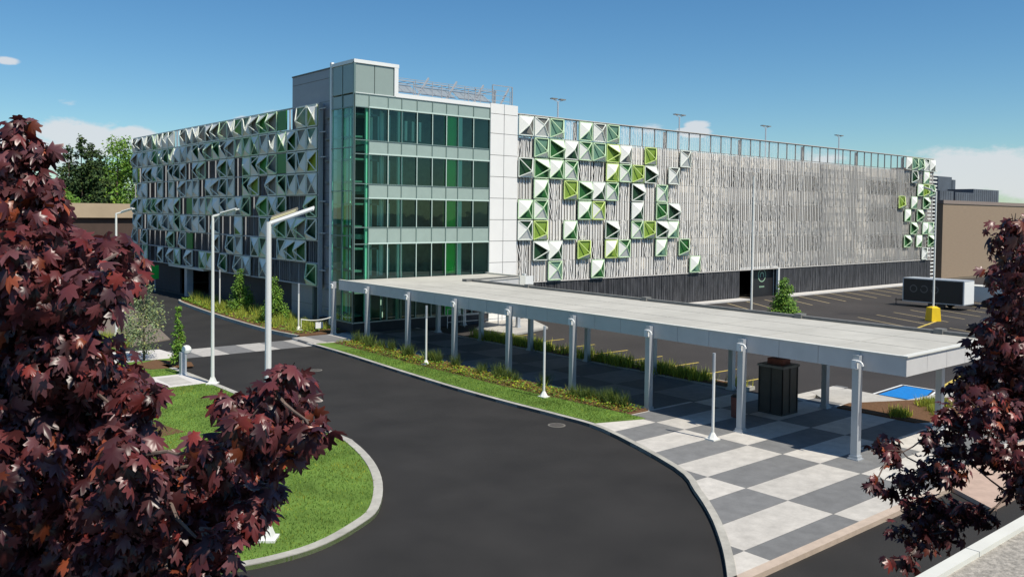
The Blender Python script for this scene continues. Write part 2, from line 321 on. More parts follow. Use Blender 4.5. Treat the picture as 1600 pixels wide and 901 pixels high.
# crosswalk
mb = MB(); mb.face([(17.3,49.35,.008),(25.35,49.35,.008),(25.8,52.45,.008),(17.0,52.45,.008)]); mb.box(25.4,29.15,49.5,52.55,.05,.142); struct(mb, 'crosswalk', M['crossing'])
mb = MB(); mb.prism([(8,49.6),(17.28,49.4),(17.0,52.9),(8,54.5)], -.02, .1); mb.box(13.6,15.5,41.2,44.2,.1,.125); struct(mb, 'pavement', M['whitekerb'])
mb = MB(); mb.box(13.9,14.95,41.6,43.7,.125,.131); struct(mb, 'pavement', M['concrete'])
mb = MB(); mb.prism([(8,47.5),(15.9,47.5),(16.8,49.3),(8,49.5)], -.02, .115); mb.prism([(4,54.6),(15.0,54.6),(14.5,75),(4,75)], -.02, .1); struct(mb, 'lawn', M['grass'])
mb = MB(); mb.prism([(14.7,54.7),(19,57),(21.5,70),(24,88),(10,88),(10,54.7)], -.02, .06); struct(mb, 'brown_paving', mat('brown_paving', (.17, .14, .11), .9, var=.15, scale=.8))
mb = MB(); mb.prism([(13.9,48.0),(14.5,46.4),(16.6,46.1),(16.9,47.3),(15.6,49.2)], .1, .135); mb.prism([(8.5,34.5),(9.4,32.2),(11.4,32.6),(11.0,34.5)], .1, .13); mb.prism([(13.2,58.3),(13.2,55.4),(16.0,55.2),(16.4,58.3)],.0,.13); struct(mb, 'mulch_bed', M['mulch'])
# bed along garage left side
lk = smooth_poly([(26.0,52.7),(25.65,57.5),(26.1,67.5),(27.0,77.3),(27.6,80.0)], 3)
mb = MB(); mb.prism(([(29.5,52.8)]+lk+[(29.5,80)])[::-1] if False else lk+[(29.75,80),(29.75,53.0)], -.02, .2); struct(mb, 'mulch_bed', M['mulch'])
strip(lk, .18, 0, .24, M['kerb'], 'kerb')
# kerb and pale footway along garage front
mb = MB(); mb.prism([(60,51.3),(74.2,50.7),(74.2,52.0),(60,52.0)], -.02, .14); mb.prism([(81.3,50.6),(117,50.5),(117,52.0),(81.3,52.0)], -.02, .14); struct(mb, 'footway', M['whitekerb'])
# painted markings
def line(name, a, b, wd, m, z=.002, kind='structure'):
    a = Vector(a); b = Vector(b); d = (b-a).normalized(); n = Vector((-d.y, d.x))*wd/2
    mb = MB(); mb.face([(a.x-n.x,a.y-n.y,z),(b.x-n.x,b.y-n.y,z),(b.x+n.x,b.y+n.y,z),(a.x+n.x,a.y+n.y,z)]); return mb
def lines(name, segs, wd, m, z=.002):
    mb = MB()
    for a, b in segs:
        l = line('', a, b, wd, m, z); mb.v += []; k = len(mb.v); mb.v += l.v; mb.f.append((k,k+1,k+2,k+3)); mb.m.append(0)
    o = struct(mb, name, m); return o
mb = MB(); mb.prism([(46.1,37),(46.5,26.8),(47.2,26.8),(46.6,37)], -.02, .13); struct(mb, 'kerb_island', M['kerb'])
lines('stall_lines', [((36.25,y),(40.3,y-.15)) for y in (45.3,42.4,39.5,36.6,33.8,31.1,28.5,26.0)], .14, M['yline'])
lines('stall_lines', [((66.5+i*3.2,36.9),(63.3+i*3.2,30.8)) for i in range(0,9)]+[((62.5+i*3.2,29.0),(59.6+i*3.2,23)) for i in range(0,9)], .16, M['wline'])
lines('stall_lines', [((66.8+i*3.15,50.4),(62.9+i*3.15,44.6)) for i in range(0,15)], .16, M['wline'])
lines('stall_lines', [((73.0,31.7),(66.2,30.4)),((44.5+0*3,19.0),(50,20)),((45.5,16.4),(51,17.6))], .2, M['yline'], .003)
mb = MB(); mb.face([(40.1,20.1,.006),(40.1,18.1,.006),(43.2,18.9,.006),(43.2,20.3,.006)]); mb.face([(39.9,16.9,.131),(39.9,14.2,.131),(44.5,14.9,.131),(44.5,16.8,.131)]); struct(mb, 'painted_marking', M['blue'])
lines('painted_marking', [((39.95,20.3),(43.4,20.5)),((43.4,20.5),(43.4,18.8)),((39.95,18.0),(43.4,18.75))], .12, M['trim'], .009)

# ------------------------------------------------------------ parking garage
FY = 52.0; FX = 29.6; PX0 = 44.2; PW = 1.667; RH = 1.663; ZT = 16.3
gar = empty('parking_garage', (FX, FY, 0), 'large parking garage wrapped in beige slatted screens with folded white and green panels', 'building')
def part(name, mb, m, parent=gar, smooth=False):
    o = mb.build(name, m, parent)
    if parent is gar: o.matrix_parent_inverse = Matrix.Translation((-FX, -FY, 0))
    return o
XE = PX0+44*PW   # right end
YE = 100.7
fl = [3.55, 6.9, 10.25, 13.55]
mb = MB()
for z in fl: mb.box(30.7, XE-.4, FY+1.0, YE-.3, z-.35, z)
part('floor_slab', mb, M['conc_in'])
mb = MB()   # spandrel walls
for z in fl: mb.box(44.3, XE-.35, FY+.9, FY+1.0-.003, z-.45, z+1.05)
mb.box(90.6, 100.6, FY+.6, FY+.88, 3.0, 14.6); mb.box(61, 72, FY+.6, FY+.88, 3.0, 14.6)
part('spandrel_wall', mb, M['conc_in'])
mb = MB()
for z in fl: mb.box(30.5, 30.68, FY+6, YE-.3, z-.45, z+1.05)
for x in (82.0,): mb.box(x, x+.8, FY+.6, FY+.88, 3.0, 14.6)
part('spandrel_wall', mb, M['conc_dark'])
mb = MB()
for x in np.arange(46, XE, 9.2):
    for y in (FY+1.3, FY+16):
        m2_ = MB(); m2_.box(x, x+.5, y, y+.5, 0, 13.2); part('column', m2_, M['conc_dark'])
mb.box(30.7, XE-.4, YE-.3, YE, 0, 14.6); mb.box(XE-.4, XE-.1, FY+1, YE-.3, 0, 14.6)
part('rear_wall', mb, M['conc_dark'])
# base walls
mb = MB(); mb.box(44.3, 74.4, FY+.25, FY+.5, 0, 3.05); part('base_wall', mb, M['charcoal']); mb = MB(); mb.box(81.1, XE-.2, FY+.25, FY+.5, 0, 3.05)
mb.box(FX+.8, FX+1.0, 55.3, 80.5, 0, 3.0); mb.box(FX+.8, FX+1.0, 88.3, YE, 0, 3.0)
part('base_wall', mb, M['charcoal'])
mb = MB()
x = 44.3
while x < XE-.2:
    if not (74.3 < x < 81.1):
        h = .05*random.random(); mb.box(x, x+.07+.03*random.random(), FY+.05+h, FY+.2+h, .12, 3.03)
    x += .165
part('base_screen', mb, M['darkslat'])
mb = MB(); mb.box(74.4,81.1,FY+.1,FY+.4,3.05,3.2); mb.box(81.1,81.35,FY-.02,FY+.6,0,3.05); part('entrance_frame', mb, M['trim'])
mb = MB(); mb.box(74.42,74.55,FY+.5,FY+8,0,3.05); part('entrance_wall', mb, mat('entrance_green', (.01,.15,.06),.6))
mb = MB(); mb.box(77.4,81.0,FY+.62,FY+.7,.0,3.0); sgn = part('entrance_panel', mb, M['black'])
mb = MB()
cxr, czr = 79.0, 2.25
for i in range(24):
    a0, a1 = 2*math.pi*i/24, 2*math.pi*(i+1)/24
    for rr0, rr1 in ((.62,.72),): mb.face([(cxr+math.cos(a)*r_, FY+.6, czr+math.sin(a)*r_) for a, r_ in ((a0,rr0),(a1,rr0),(a1,rr1),(a0,rr1))])
for i in range(14):
    a0, a1 = math.pi*(-.15+1.3*i/14), math.pi*(-.15+1.3*(i+1)/14)
    mb.face([(cxr+math.cos(a)*r_, FY+.6, czr-.05+math.sin(a)*r_) for a, r_ in ((a0,.25),(a1,.25),(a1,.38),(a0,.38))])
for i in range(5): mb.face([(78.55+i*.19,FY+.6,.95),(78.67+i*.19,FY+.6,.95),(78.67+i*.19,FY+.6,1.12),(78.55+i*.19,FY+.6,1.12)])
o = part('emblem', mb, M['logo'])
# screens on the right front
def screen(mb, ox, ncol, axis, seed, pal=0):
    rr = random.Random(seed)
    def P(u, v, z): return (ox+u, FY+v, z) if axis == 'x' else (FX+v, ox+u, z)
    for c in range(ncol):
        for r_ in range(8):
            z1 = ZT-r_*RH; z0 = z1-RH; kind = rr.choice('SSFVF')
            n = 15 if r_ > 0 else 16; wdt = (.094 if r_ > 0 else .06)
            for i in range(n):
                u = (i+.5)/n*PW; t = (i+.5)/n-.5
                su = sv = 0
                if kind == 'F': su = -t*.7*(abs(t) > .1)*PW*(1 if i % 3 == 0 else 0)
                if kind == 'V': sv = -t*.7*(abs(t) > .1)*PW*(1 if i % 3 == 0 else 0)
                v0 = .02+(.03 if i % 3 == 0 else .055 if i % 2 else .075)-(.02 if i % 3 == 0 else 0)
                a = c*PW+u; w2 = wdt/2*(1.13 if (i % 3 and r_) else 1)
                mb.face([P(a+sv-w2, v0, z0), P(a+sv+w2, v0+.03, z0), P(a+su+w2, v0+.03, z1), P(a+su-w2, v0, z1)])
    return mb
mb = screen(MB(), PX0, 44, 'x', 3); part('slatted_screen', mb, M['slat'])
mb = MB()
for i in range(45):
    x = PX0+i*PW; mb.box(x-.03, x+.03, FY+.12, FY+.24, 3.0, ZT)
for i in range(9):
    z = ZT-i*RH; mb.box(PX0, XE, FY+.1, FY+.16, z-.035, z+.035)
part('screen_rails', mb, M['slatrail'])
mb = MB(); mb.box(PX0, XE, FY-.04, FY+.26, ZT+.04, ZT+.1); mb.box(PX0, XE, FY, FY+.3, 2.92, 2.99); part('screen_edge', mb, M['whitekerb'])
mb = MB()
for x in np.arange(PX0+4*PW, XE, 7*PW):
    mb = MB(); mb.box(x-.09, x+.09, FY+.3, FY+.5, 2.9, ZT-.1); part('screen_post', mb, M['conc_in'])
# left facade
LY0 = 57.1; LN = 26; LPW = (YE-LY0)/LN
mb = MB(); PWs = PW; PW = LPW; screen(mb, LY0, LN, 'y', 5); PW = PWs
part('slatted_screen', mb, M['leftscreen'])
mb = MB()
for i in range(LN+1): mb.box(FX+.12, FX+.24, LY0+i*LPW-.03, LY0+i*LPW+.03, 3.0, ZT)
for i in range(9):
    z = ZT-i*RH; mb.box(FX-.02, FX+.1, LY0, YE, z-.05, z+.05)
mb.box(FX-.05, FX+.3, LY0-.12, LY0-.03, .2, ZT)
for z in (15.9,14.2,12.4,9.2,6.9,4.2): mb.box(FX+.0, FX+.1, LY0-1.0, LY0-.1, z-.04, z+.04)
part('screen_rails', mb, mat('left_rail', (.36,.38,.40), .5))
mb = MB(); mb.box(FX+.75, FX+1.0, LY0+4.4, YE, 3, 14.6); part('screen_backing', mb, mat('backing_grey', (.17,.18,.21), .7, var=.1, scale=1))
mb = MB(); mb.box(FX-.1, FX+.5, 79.5, 89, 2.78, 2.98); part('entrance_canopy', mb, M['cap'])
mb = MB(); mb.box(FX+.2, FX+.8, 84.6, 85.3, 0, 2.78); part('entrance_pillar', mb, M['silver'])
# right end louvres
mb = MB(); mb.box(XE+.05, XE+2.6, FY+1.2, FY+6, 0, 15.4); part('end_wall', mb, mat('salmon_wall', (.34,.20,.16), .8))
mb = MB()
for i in range(30): mb.box(XE+.03, XE+2.7, FY+.75, FY+1.15, .3+i*.5, .5+i*.5)
part('end_louvres', mb, M['white'])
# panels
def panel_meshes(kind, fr, bk, flip=False):
    key = (kind, fr, bk, flip)
    if key in panel_meshes.c: return panel_meshes.c[key]
    # local: u 0..1, z 0..1, d protrusion 0..; axis y negative = outwards
    ap = {1: (.52, .52), 2: (.48, .60), 3: (.93, .5), 4: (.74, .30), 5: (.3, .5)}[kind]
    dp = .34
    filled = {1: 'LT', 2: 'LB', 3: 'TR', 4: 'RB', 5: 'RB'}[kind]
    W = PW-.16; Hh = RH-.16; e = .08
    def P(u, z, d): 
        if flip: u = 1-u
        return (e+u*W, -d, e+z*Hh)
    c = {'BL': P(0,0,.08), 'BR': P(1,0,.08), 'TR': P(1,1,.08), 'TL': P(0,1,.08)}; a = P(ap[0], ap[1], .08+dp)
    mb = MB(); fs = {'L': ('BL','TL'), 'T': ('TL','TR'), 'R': ('TR','BR'), 'B': ('BR','BL')}
    for s_ in filled: mb.face([c[fs[s_][0]], c[fs[s_][1]], a], 0)
    for s_ in fs: mb.bar(c[fs[s_][0]], c[fs[s_][1]], .05, 4, 1)
    for k in c:
        if kind == 1 and k in ('TL',): continue
        mb.bar(c[k], a, .045, 4, 1)
    # deep sides of the box frame
    for s_ in fs:
        p, q = c[fs[s_][0]], c[fs[s_][1]]; mb.face([p, q, (q[0], .02, q[2]), (p[0], .02, p[2])], 1)
    m1 = mb.mesh('facade_panel', [M['panelwhite'], M['fr'+fr]])
    b = MB(); b.box(.06, PW-.06, -.025, -.005, .06, RH-.06); m2 = b.mesh('backing', M['bk'+bk])
    panel_meshes.c[key] = (m1, m2); return m1, m2
panel_meshes.c = {}
npan = 0
rest = []
def put_panel(face, col, row, kind, fr, bk, flip=False):
    global npan
    z = ZT-(row+1)*RH
    if face == 'R': mx_ = Matrix.Translation((PX0+col*PW, FY-.06, z))
    else: mx_ = Matrix.Translation((FX-.04, LY0+(col+1)*LPW, z)) @ Matrix.Rotation(-math.pi/2, 4, 'Z') @ Matrix.Diagonal((LPW/PW,1,1,1))
    m1, m2 = panel_meshes(kind, fr, bk, flip)
    if npan >= 99: rest.append((m1, m2, mx_)); return
    npan += 1
    a = link('facade_panel', m1, gar); a.matrix_local = Matrix.Translation((-FX,-FY,0)) @ mx_
    b = link('backing', m2, a)
G = {0:[(0,1,'m'),(1,2,'m'),(2,4,'t'),(4,1,'t'),(5,2,'m'),(6,4,'t'),(39,1,'m'),(40,4,'t'),(41,4,'t'),(42,2,'d'),(43,1,'m')],
 1:[(1,4,'t'),(2,3,'g'),(3,1,'d'),(4,2,'g'),(5,4,'t'),(6,3,'l'),(7,1,'m'),(9,4,'l'),(12,2,'m'),(40,4,'d'),(42,1,'t')],
 2:[(0,4,'d'),(1,3,'g'),(2,1,'g'),(3,2,'g'),(6,1,'l'),(7,2,'g'),(8,4,'l'),(9,3,'d'),(11,2,'m'),(41,1,'g'),(42,4,'l'),(43,4,'t')],
 3:[(1,1,'g'),(3,4,'l'),(4,3,'g'),(5,1,'d'),(6,2,'g'),(8,3,'d'),(10,2,'t'),(38,4,'l'),(40,1,'t'),(42,3,'g')],
 4:[(0,1,'g'),(1,2,'g'),(4,1,'g'),(5,2,'l'),(8,1,'d'),(10,4,'g'),(11,3,'d'),(39,1,'g'),(41,3,'g')],
 5:[(0,2,'d'),(1,4,'l'),(3,1,'g'),(6,3,'d'),(8,2,'g'),(9,4,'l'),(10,3,'d'),(11,1,'t'),(40,3,'g'),(42,1,'t'),(43,2,'t')],
 6:[(1,3,'d'),(2,1,'d'),(4,4,'l'),(6,1,'l'),(7,2,'g'),(10,1,'t'),(12,4,'g'),(39,3,'g'),(41,1,'g'),(43,3,'g')],
 7:[(2,2,'t'),(5,1,'g'),(13,1,'t'),(42,2,'m')]}
for r_, lst in G.items():
    for c_, k_, b_ in lst: put_panel('R', c_, r_, k_, {'l':'l','m':'w','d':'w'}.get(b_, 'g'), b_)
rr = random.Random(21)
for c_ in range(LN):
    for r_ in range(8):
        dens = .92 if r_ < 2 else .78
        if r_ >= 6: dens = .55
        if rr.random() > dens: continue
        k_ = rr.choice([1,3,3,4,2,3,4]); b_ = rr.choice('gdmmtddml') if r_ > 1 else rr.choice('mmmtgm')
        put_panel('L', c_, r_, k_, rr.choice('wwwg'), b_, rr.random() < .45)
mbv = []; 
if rest:
    mb = MB(); mats_ = [M['panelwhite'], M['frw'], M['frg'], M['frl']]+[M['bk'+k] for k in 'gdltm']; idx = {m_.name: i for i, m_ in enumerate(mats_)}
    for m1, m2, mx_ in rest:
        for me in (m1, m2):
            k = len(mb.v); mb.v += [tuple(mx_ @ v.co) for v in me.vertices]
            for p in me.polygons: mb.f.append(tuple(k+i for i in p.vertices)); mb.m.append(idx[me.materials[p.material_index].name])
    o = part('facade_panel', mb, mats_); o['kind'] = 'stuff'
# perforated sheets coloured vertical strips on the left face
for c_, b_, rows in ((3,'g',(0,1,2)),(8,'g',(0,)),(0,'l',(0,2,)),(5,'g',(0,2,4)),(15,'g',(4,6)),(21,'g',(0,1,2,4))):
    for r_ in rows:
        mb = MB(); z = ZT-(r_+1)*RH; mb.box(FX-.10, FX-.02, LY0+c_*LPW+.06, LY0+(c_+1)*LPW-.06, z+.08, z+RH-.08)
        part('coloured_screen', mb, M['cs'+b_])

# ---- glass corner tower (part of the garage)
TX1 = 41.4; TY1 = 55.2
mb = MB(); mb.box(FX+.5, FX+3.0, TY1+.05, 62.4, 0, 18.75); mb.box(FX+3.0, FX+9, 58.5, 62.4, 0, 16.6); part('stair_core', mb, M['greywall'])
mb = MB(); mb.box(FX+.46, FX+3.05, TY1+.05, 62.45, 18.76, 18.86); part('core_coping', mb, M['gutter'])
mb = MB()
for z in np.arange(1.5, 18.7, 1.66): mb.box(FX+.485, FX+.5, TY1+.1, 62.35, z, z+.03)
part('cladding_joint', mb, M['gutter'])
mb = MB(); mb.box(FX-.06, FX+.14, TY1-.1, TY1+.12, .4, 19.0); part('corner_trim', mb, M['trim'])
floors = [(3.3,3.75),(6.25,7.4),(9.4,10.4),(12.45,13.4),(15.65,16.55)]
cols = [29.6,30.76,32.3,33.42,34.72,36.06,37.32,38.4,39.83,41.4]
# spandrels
mb = MB()
for z0, z1 in floors[1:]:
    x0 = cols[1] if z1 < 15.7 else FX
    mb.box(x0, TX1, FY, FY+.1, z0+.02, z1-.02)
part('spandrel_band', mb, M['spandrel'])
mb = MB(); mb.box(FX+.02, FX+.1, FY+.0, TY1-.1, 15.7, 16.5); part('spandrel_band', mb, M['topglass'])
# vision glass, one pane per bay and storey
vis = [(.85,3.3),(3.75,6.25),(7.4,9.4),(10.4,12.45),(13.4,15.65)]
for k, (z0, z1) in enumerate(vis):
    for i in range(len(cols)-1):
        if k == 0 and i > 5: continue
        a, b = (z0, z1)
        mb = MB(); y = FY+.04; mb.face([(cols[i]+.03,y,a),(cols[i+1]-.03,y,a),(cols[i+1]-.03,y,b),(cols[i]+.03,y,b)])
        part('window_pane', mb, M['glassteal'] if i < 1 else M['glass'])
for k in range(4):
    mb = MB(); z0, z1 = floors[k+1] if k < 3 else floors[4]
    if k < 3:
        mb.face([(FX+.03,FY+.04,floors[k+1][0]),(cols[1]-.03,FY+.04,floors[k+1][0]),(cols[1]-.03,FY+.04,floors[k+1][1]),(FX+.03,FY+.04,floors[k+1][1])]); part('window_pane', mb, M['glassteal'])
lz = [.85,3.5,6.8,9.9,12.9,15.65]
for k in range(5):
    for j in range(2):
        y0 = FY+j*1.6+.03; y1 = y0+1.5; mb = MB(); mb.face([(FX+.04,y0,lz[k]),(FX+.04,y1,lz[k]),(FX+.04,y1,lz[k+1]-.03),(FX+.04,y0,lz[k+1]-.03)]); part('window_pane', mb, M['glassteal'])
mb = MB()
for i, x in enumerate(cols): mb.box(x-.025, x+.025, FY-.05, FY+.12, .85, 16.55)
for z0, z1 in floors[1:]:
    mb.box(FX, TX1, FY-.04, FY+.05, z0-.03, z0+.03); mb.box(FX, TX1, FY-.04, FY+.05, z1-.03, z1+.03)
for y in (FY+1.6,): mb.box(FX-.05, FX+.1, y-.025, y+.025, .85, 16.55)
for z in lz: mb.box(FX-.04, FX+.1, FY, TY1-.1, z-.03, z+.03)
mb.box(FX-.05, FX+.08, FY-.05, FY+.08, .85, 18.7)
part('mullion', mb, M['mullion'])
mb = MB()
for (z0, z1) in vis:
    for i in (2,4,5,6,8): mb.box(cols[i]-.028, cols[i]+.028, FY-.06, FY-.04, z0, z1)
    mb.box(cols[1]-.02, TX1, FY-.07, FY-.045, z1-.01, z1+.09)
part('pale_mullion', mb, M['palem'])
# inside the tower
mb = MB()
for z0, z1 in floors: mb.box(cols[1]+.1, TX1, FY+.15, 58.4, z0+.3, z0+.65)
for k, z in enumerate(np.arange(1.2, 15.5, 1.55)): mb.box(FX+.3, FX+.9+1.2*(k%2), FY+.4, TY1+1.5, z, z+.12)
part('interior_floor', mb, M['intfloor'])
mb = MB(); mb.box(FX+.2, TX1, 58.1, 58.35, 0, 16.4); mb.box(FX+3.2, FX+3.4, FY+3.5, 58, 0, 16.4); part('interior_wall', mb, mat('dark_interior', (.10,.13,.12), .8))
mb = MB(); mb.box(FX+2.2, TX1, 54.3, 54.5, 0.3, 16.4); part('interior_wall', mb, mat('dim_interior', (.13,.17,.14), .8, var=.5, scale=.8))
mb = MB(); mb.box(37.36, 38.36, FY+.2, FY+.4, .2, 16.3); mb.box(FX+.9, FX+1.0, TY1-.6, TY1, .2, 16.3); part('green_wall', mb, M['greenwall'])
mb = MB()
mb.box(33.22,33.62,FY+.12,FY+.3,.2,15.7); mb.box(38.38,38.9,FY+.12,FY+.3,.2,15.7); mb.box(30.62,30.95,FY+.12,FY+.3,.2,15.7)
for i in range(3): mb.box(33.9+i*.6, 34.1+i*.6, FY+.3, FY+.4, 13.6, 15.0)
for x, y in ((30.0,FY+1.2),(30.2,FY+1.9),(30.4,FY+2.4),(31.5,FY+.9),(31.8,FY+1.5),(32.4,FY+1.0),(32.9,FY+1.6)): mb.box(x, x+.07, y, y+.07, .5, 15.6)
part('interior_column', mb, mat('pale_green_column', (.80,.88,.80), .6))
mb = MB()
for i in range(7):   # blinds and stair soffits behind the left bays
    for (z0, z1) in vis[1:]: mb.box(31.0+i*.3, 31.12+i*.3, FY+.7+.2*(i%3), FY+.75+.2*(i%3), z0+.1, z1-.15*(i%4))
part('interior_blind', mb, mat('blind', (.45,.60,.62), .6))
# added dark base, its charcoal standing in for the canopy shade
mb = MB(); mb.box(FX+.05, TX1-.02, FY+.05, 58, 0, .80); part('shade_plinth', mb, M['charcoal'])
mb = MB(); mb.box(FX-.03, TX1, FY-.04, FY+.1, .8, .87); mb.box(FX-.03,FX+.1,FY+.1,TY1,.8,.87); part('plinth_sill', mb, M['cap'])
# top block
mb = MB()
for a, b in ((29.6,31.2),(31.2,32.75)): mb.box(a+.03, b-.03, FY+.02, FY+.1, 16.62, 18.6)
for a, b in ((FY,FY+1.6),(FY+1.6,TY1-.1)): mb.box(FX+.02, FX+.1, a+.1, b-.03, 16.62, 18.6)
mb.box(FX+.1, 32.75, FY+.1, TY1+.5, 16.6, 18.6); part('opaque_glass_block', mb, M['topglass'])
mb = MB(); mb.box(FX-.05, 33.15, FY-.06, TY1, 18.62, 18.86); mb.box(32.78, 33.1, FY-.05, 58, 16.6, 18.62); mb.box(32.9, TX1+.02, FY-.06, 58, 16.57, 16.86); mb.box(FX-.04,32.9,FY-.03,FY+.02,16.52,16.62)
part('parapet', mb, M['trim'])
# white clad pier
mb = MB(); zs = [0]+[ZT-i*RH for i in range(8,-1,-1)]; zs[-1] = 16.15; zs.append(16.95)
for a, b in ((TX1+.03,42.75),(42.8,PX0-.04)):
    for i in range(len(zs)-1): mb.box(a, b, FY-.1, FY+.1, zs[i]+.02, zs[i+1]-.02)
mb.box(TX1+.04, PX0-.05, FY-.05, FY+5, .0, 16.9)
part('clad_pier', mb, M['clad'])
mb = MB()
for i in range(1, len(zs)-1): mb.box(TX1+.05, PX0-.06, FY-.07, FY-.05, zs[i]-.018, zs[i]+.018)
mb.box(42.75, 42.8, FY-.07, FY-.05, 0, 16.9); part('cladding_joint', mb, M['gutter'])
# rooftop guard frames on tower roof
mb = MB(); z0 = 16.86
for x in np.arange(33.6, 44.3, 1.5): mb.bar((x,FY+.8,z0),(x,FY+.8,18.1),.03)
for x in (35.2,37.8,40.4,43.0): mb.bar((x,FY+.8,z0),(x+1.6,FY+1.6,18.5),.08); mb.bar((x+1.2,FY+3.0,18.4),(x+1.2,FY+3,z0),.04)
for z in (17.3,17.7,18.1): mb.bar((33.4,FY+.8,z),(44.2,FY+.8,z),.025)
for y in (FY+3,FY+4.4): mb.bar((33.4,y,18.35),(44.5,y,18.35),.05)
for x in np.arange(33.6,44.3,.75): mb.bar((x,FY+3,18.35),(x,FY+4.4,18.35),.025)
for x in (42.3,44.3):
    for y in (FY+.8,FY+3): mb.bar((x,y,z0),(x,y,18.5),.05)
mb.bar((42.3,FY+.8,18.5),(44.3,FY+3,17),.04); mb.bar((42.3,FY+.8,18.5),(44.3,FY+.8,18.5),.04)
part('roof_frame', mb, mat('grey_steel', (.30,.32,.34), .5))
mb = MB()
for x in np.arange(33.8,41,3.6): mb.face([(x,FY+3.4,17.5),(x+3.3,FY+3.4,17.5),(x+3.3,FY+4.6,18.3),(x,FY+4.6,18.3)])
part('roof_panel', mb, mat('roof_mesh_panel', (.20,.24,.27), .5))

# roof lamps
def roof_lamp(loc, label):
    e_ = empty('roof_lamp', loc, label, 'lamp', 'double headed lamps on the garage roof')
    mb = MB(); mb.bar((0,0,0),(0,0,5.9),.08,8); mb.build('pole', M['silver'], e_)
    mb = MB(); mb.bar((-.9,0,6.15),(0,0,5.9),.04); mb.bar((.9,0,6.15),(0,0,5.9),.04); mb.build('arm', M['silver'], e_)
    for s in (-1,1):
        mb = MB(); mb.prism([(s*.55-.35,-.18),(s*.55+.35,-.18),(s*.55+.35,.18),(s*.55-.35,.18)], 6.1, 6.2); mb.build('lamp_head', M['gutter'], e_)
    return e_
rl = roof_lamp((57.9,62,13.55), 'double headed roof lamp nearest the glass tower')
for x, lb in ((76.5,'double headed roof lamp second from the glass tower'),(93.3,'double headed roof lamp third from the glass tower'),(110.8,'double headed roof lamp farthest from the glass tower')):
    copy_thing(rl, (x,62,13.55), lb)

# ------------------------------------------------------------ canopy
can = empty('covered_walkway', (28.4, 33, 0), 'long flat white roofed walkway canopy on pairs of grey steel columns', 'canopy')
def cpart(name, mb, m): o = mb.build(name, m, can); o.matrix_parent_inverse = Matrix.Translation((-28.4,-33,0)); return o
CZ = 3.84; FD = .62; CX0, CX1, CYa, CYb = 28.4, 36.0, 13.3, 51.8
outline = [(CX0,CYa),(CX1,CYa),(CX1,46.6),(41.2,47.6),(41.2,CYb),(CX0,CYb)]
mb = MB(); mb.prism([(x+(.05 if x < 30 else -.05), y+(.05 if y < 14 else -.05)) for x,y in outline], CZ-.06, CZ-.01); cpart('roof', mb, M['membrane'])
mb = MB(); n = len(outline)
for i in range(n):
    a = Vector(outline[i]); b = Vector(outline[(i+1)%n]); L_ = (b-a).length; k = max(1, round(L_/1.6)); d = (b-a)/L_; nn = Vector((-d.y, d.x))*.06
    if i == 4: continue
    for j in range(k):
        p = a+d*(L_*j/k+.008); q = a+d*(L_*(j+1)/k-.008)
        mb.prism([(p.x,p.y),(q.x,q.y),(q.x+nn.x,q.y+nn.y),(p.x+nn.x,p.y+nn.y)], CZ-FD, CZ+.02)
cpart('fascia', mb, M['fascia'])
mb = MB()
mb.prism([(CX0-.05,CYa-.06),(CX1+.06,CYa-.06),(CX1+.06,CYa+.2),(CX0-.05,CYa+.2)], CZ+.025, CZ+.07)
mb.box(CX0-.03,CX0+.18,CYa+.2,CYb,CZ+.024,CZ+.06)
cpart('edge_cap', mb, M['cap'])
mb = MB(); mb.prism([(x+(.3 if x < 30 else -.3), y+(.3 if y < 14 else -.1)) for x,y in outline], CZ-FD+.06, CZ-FD+.12); cpart('soffit', mb, mat('soffit', (.33,.34,.35), .7))
mb = MB(); mb.box(CX1-.45, CX1-.2, CYa+.4, 46.9, CZ, CZ+.12); 
for y in (15.2,21.5,30.8,40.5): mb.box(CX1-.55, CX1-.1, y, y+.35, CZ, CZ+.2)
mb.prism([(CX1-.4,46.7),(40.9,47.75),(40.9,47.95),(CX1-.4,46.95)], CZ, CZ+.12); mb.box(35.1,36.1,46.4,46.9,CZ,CZ+.16)
cpart('gutter', mb, M['gutter'])
mb = MB(); mb.box(41.1, 41.3, 47.6, 52, CZ+.02, CZ+.1); mb.box(40.7,41.25,47.4,47.55,CZ-1.0,CZ+.1); cpart('edge_cap', mb, M['cap'])
def post(x, y, side, front):
    mb = MB(); h = CZ-FD
    top = CZ-.1 if front else h
    mb.box(x-.13, x-.10, y-.12, y+.12, .12, top); mb.box(x+.10, x+.13, y-.12, y+.12, .12, top); mb.box(x-.10, x+.10, y-.015, y+.015, .12, top)
    mb.box(x-.16, x+.16, y-.16, y-.12, .12, top) if False else mb.box(x-.10, x+.10, y-.12, y-.09, .12, top)
    mb.box(x-.2, x+.2, y-.2, y+.2, .12, .16); mb.box(x-.16, x+.16, y-.16, y+.16, .16, .26)
    o = cpart('post', mb, M['silver'])
    if front:
        mb = MB()
        for i in range(10):
            a0 = R(-60+i*24); a1 = R(-60+(i+1)*24)
            mb.bar((x-.24, y-.12+.0+math.cos(a0)*.14-.05, CZ-.42+math.sin(a0)*.14), (x-.24, y-.12-.05+math.cos(a1)*.14, CZ-.42+math.sin(a1)*.14), .045, 6)
        mb.box(x-.26, x-.13, y-.1, y+.08, CZ-.55, CZ-.25)
        b = mb.build('spotlight', M['trim'], o)
for k in range(9):
    y = 14.95+4.7*k-(0.25 if k == 8 else 0)
    post(28.29, y, 0, True)
for k in range(8):
    post(34.8, 14.95+4.9*k, 0, False)
for x, y in ((41.0,47.9),(38.5,51.2)): post(x, y, 0, False)
mb = MB(); mb.box(41.3,42.2,47.6,47.75,CZ-.75,CZ+.05); mb.box(41.25,41.4,47.5,47.8,CZ-.75,CZ+.25); cpart('end_panel', mb, M['trim'])
mb = MB()
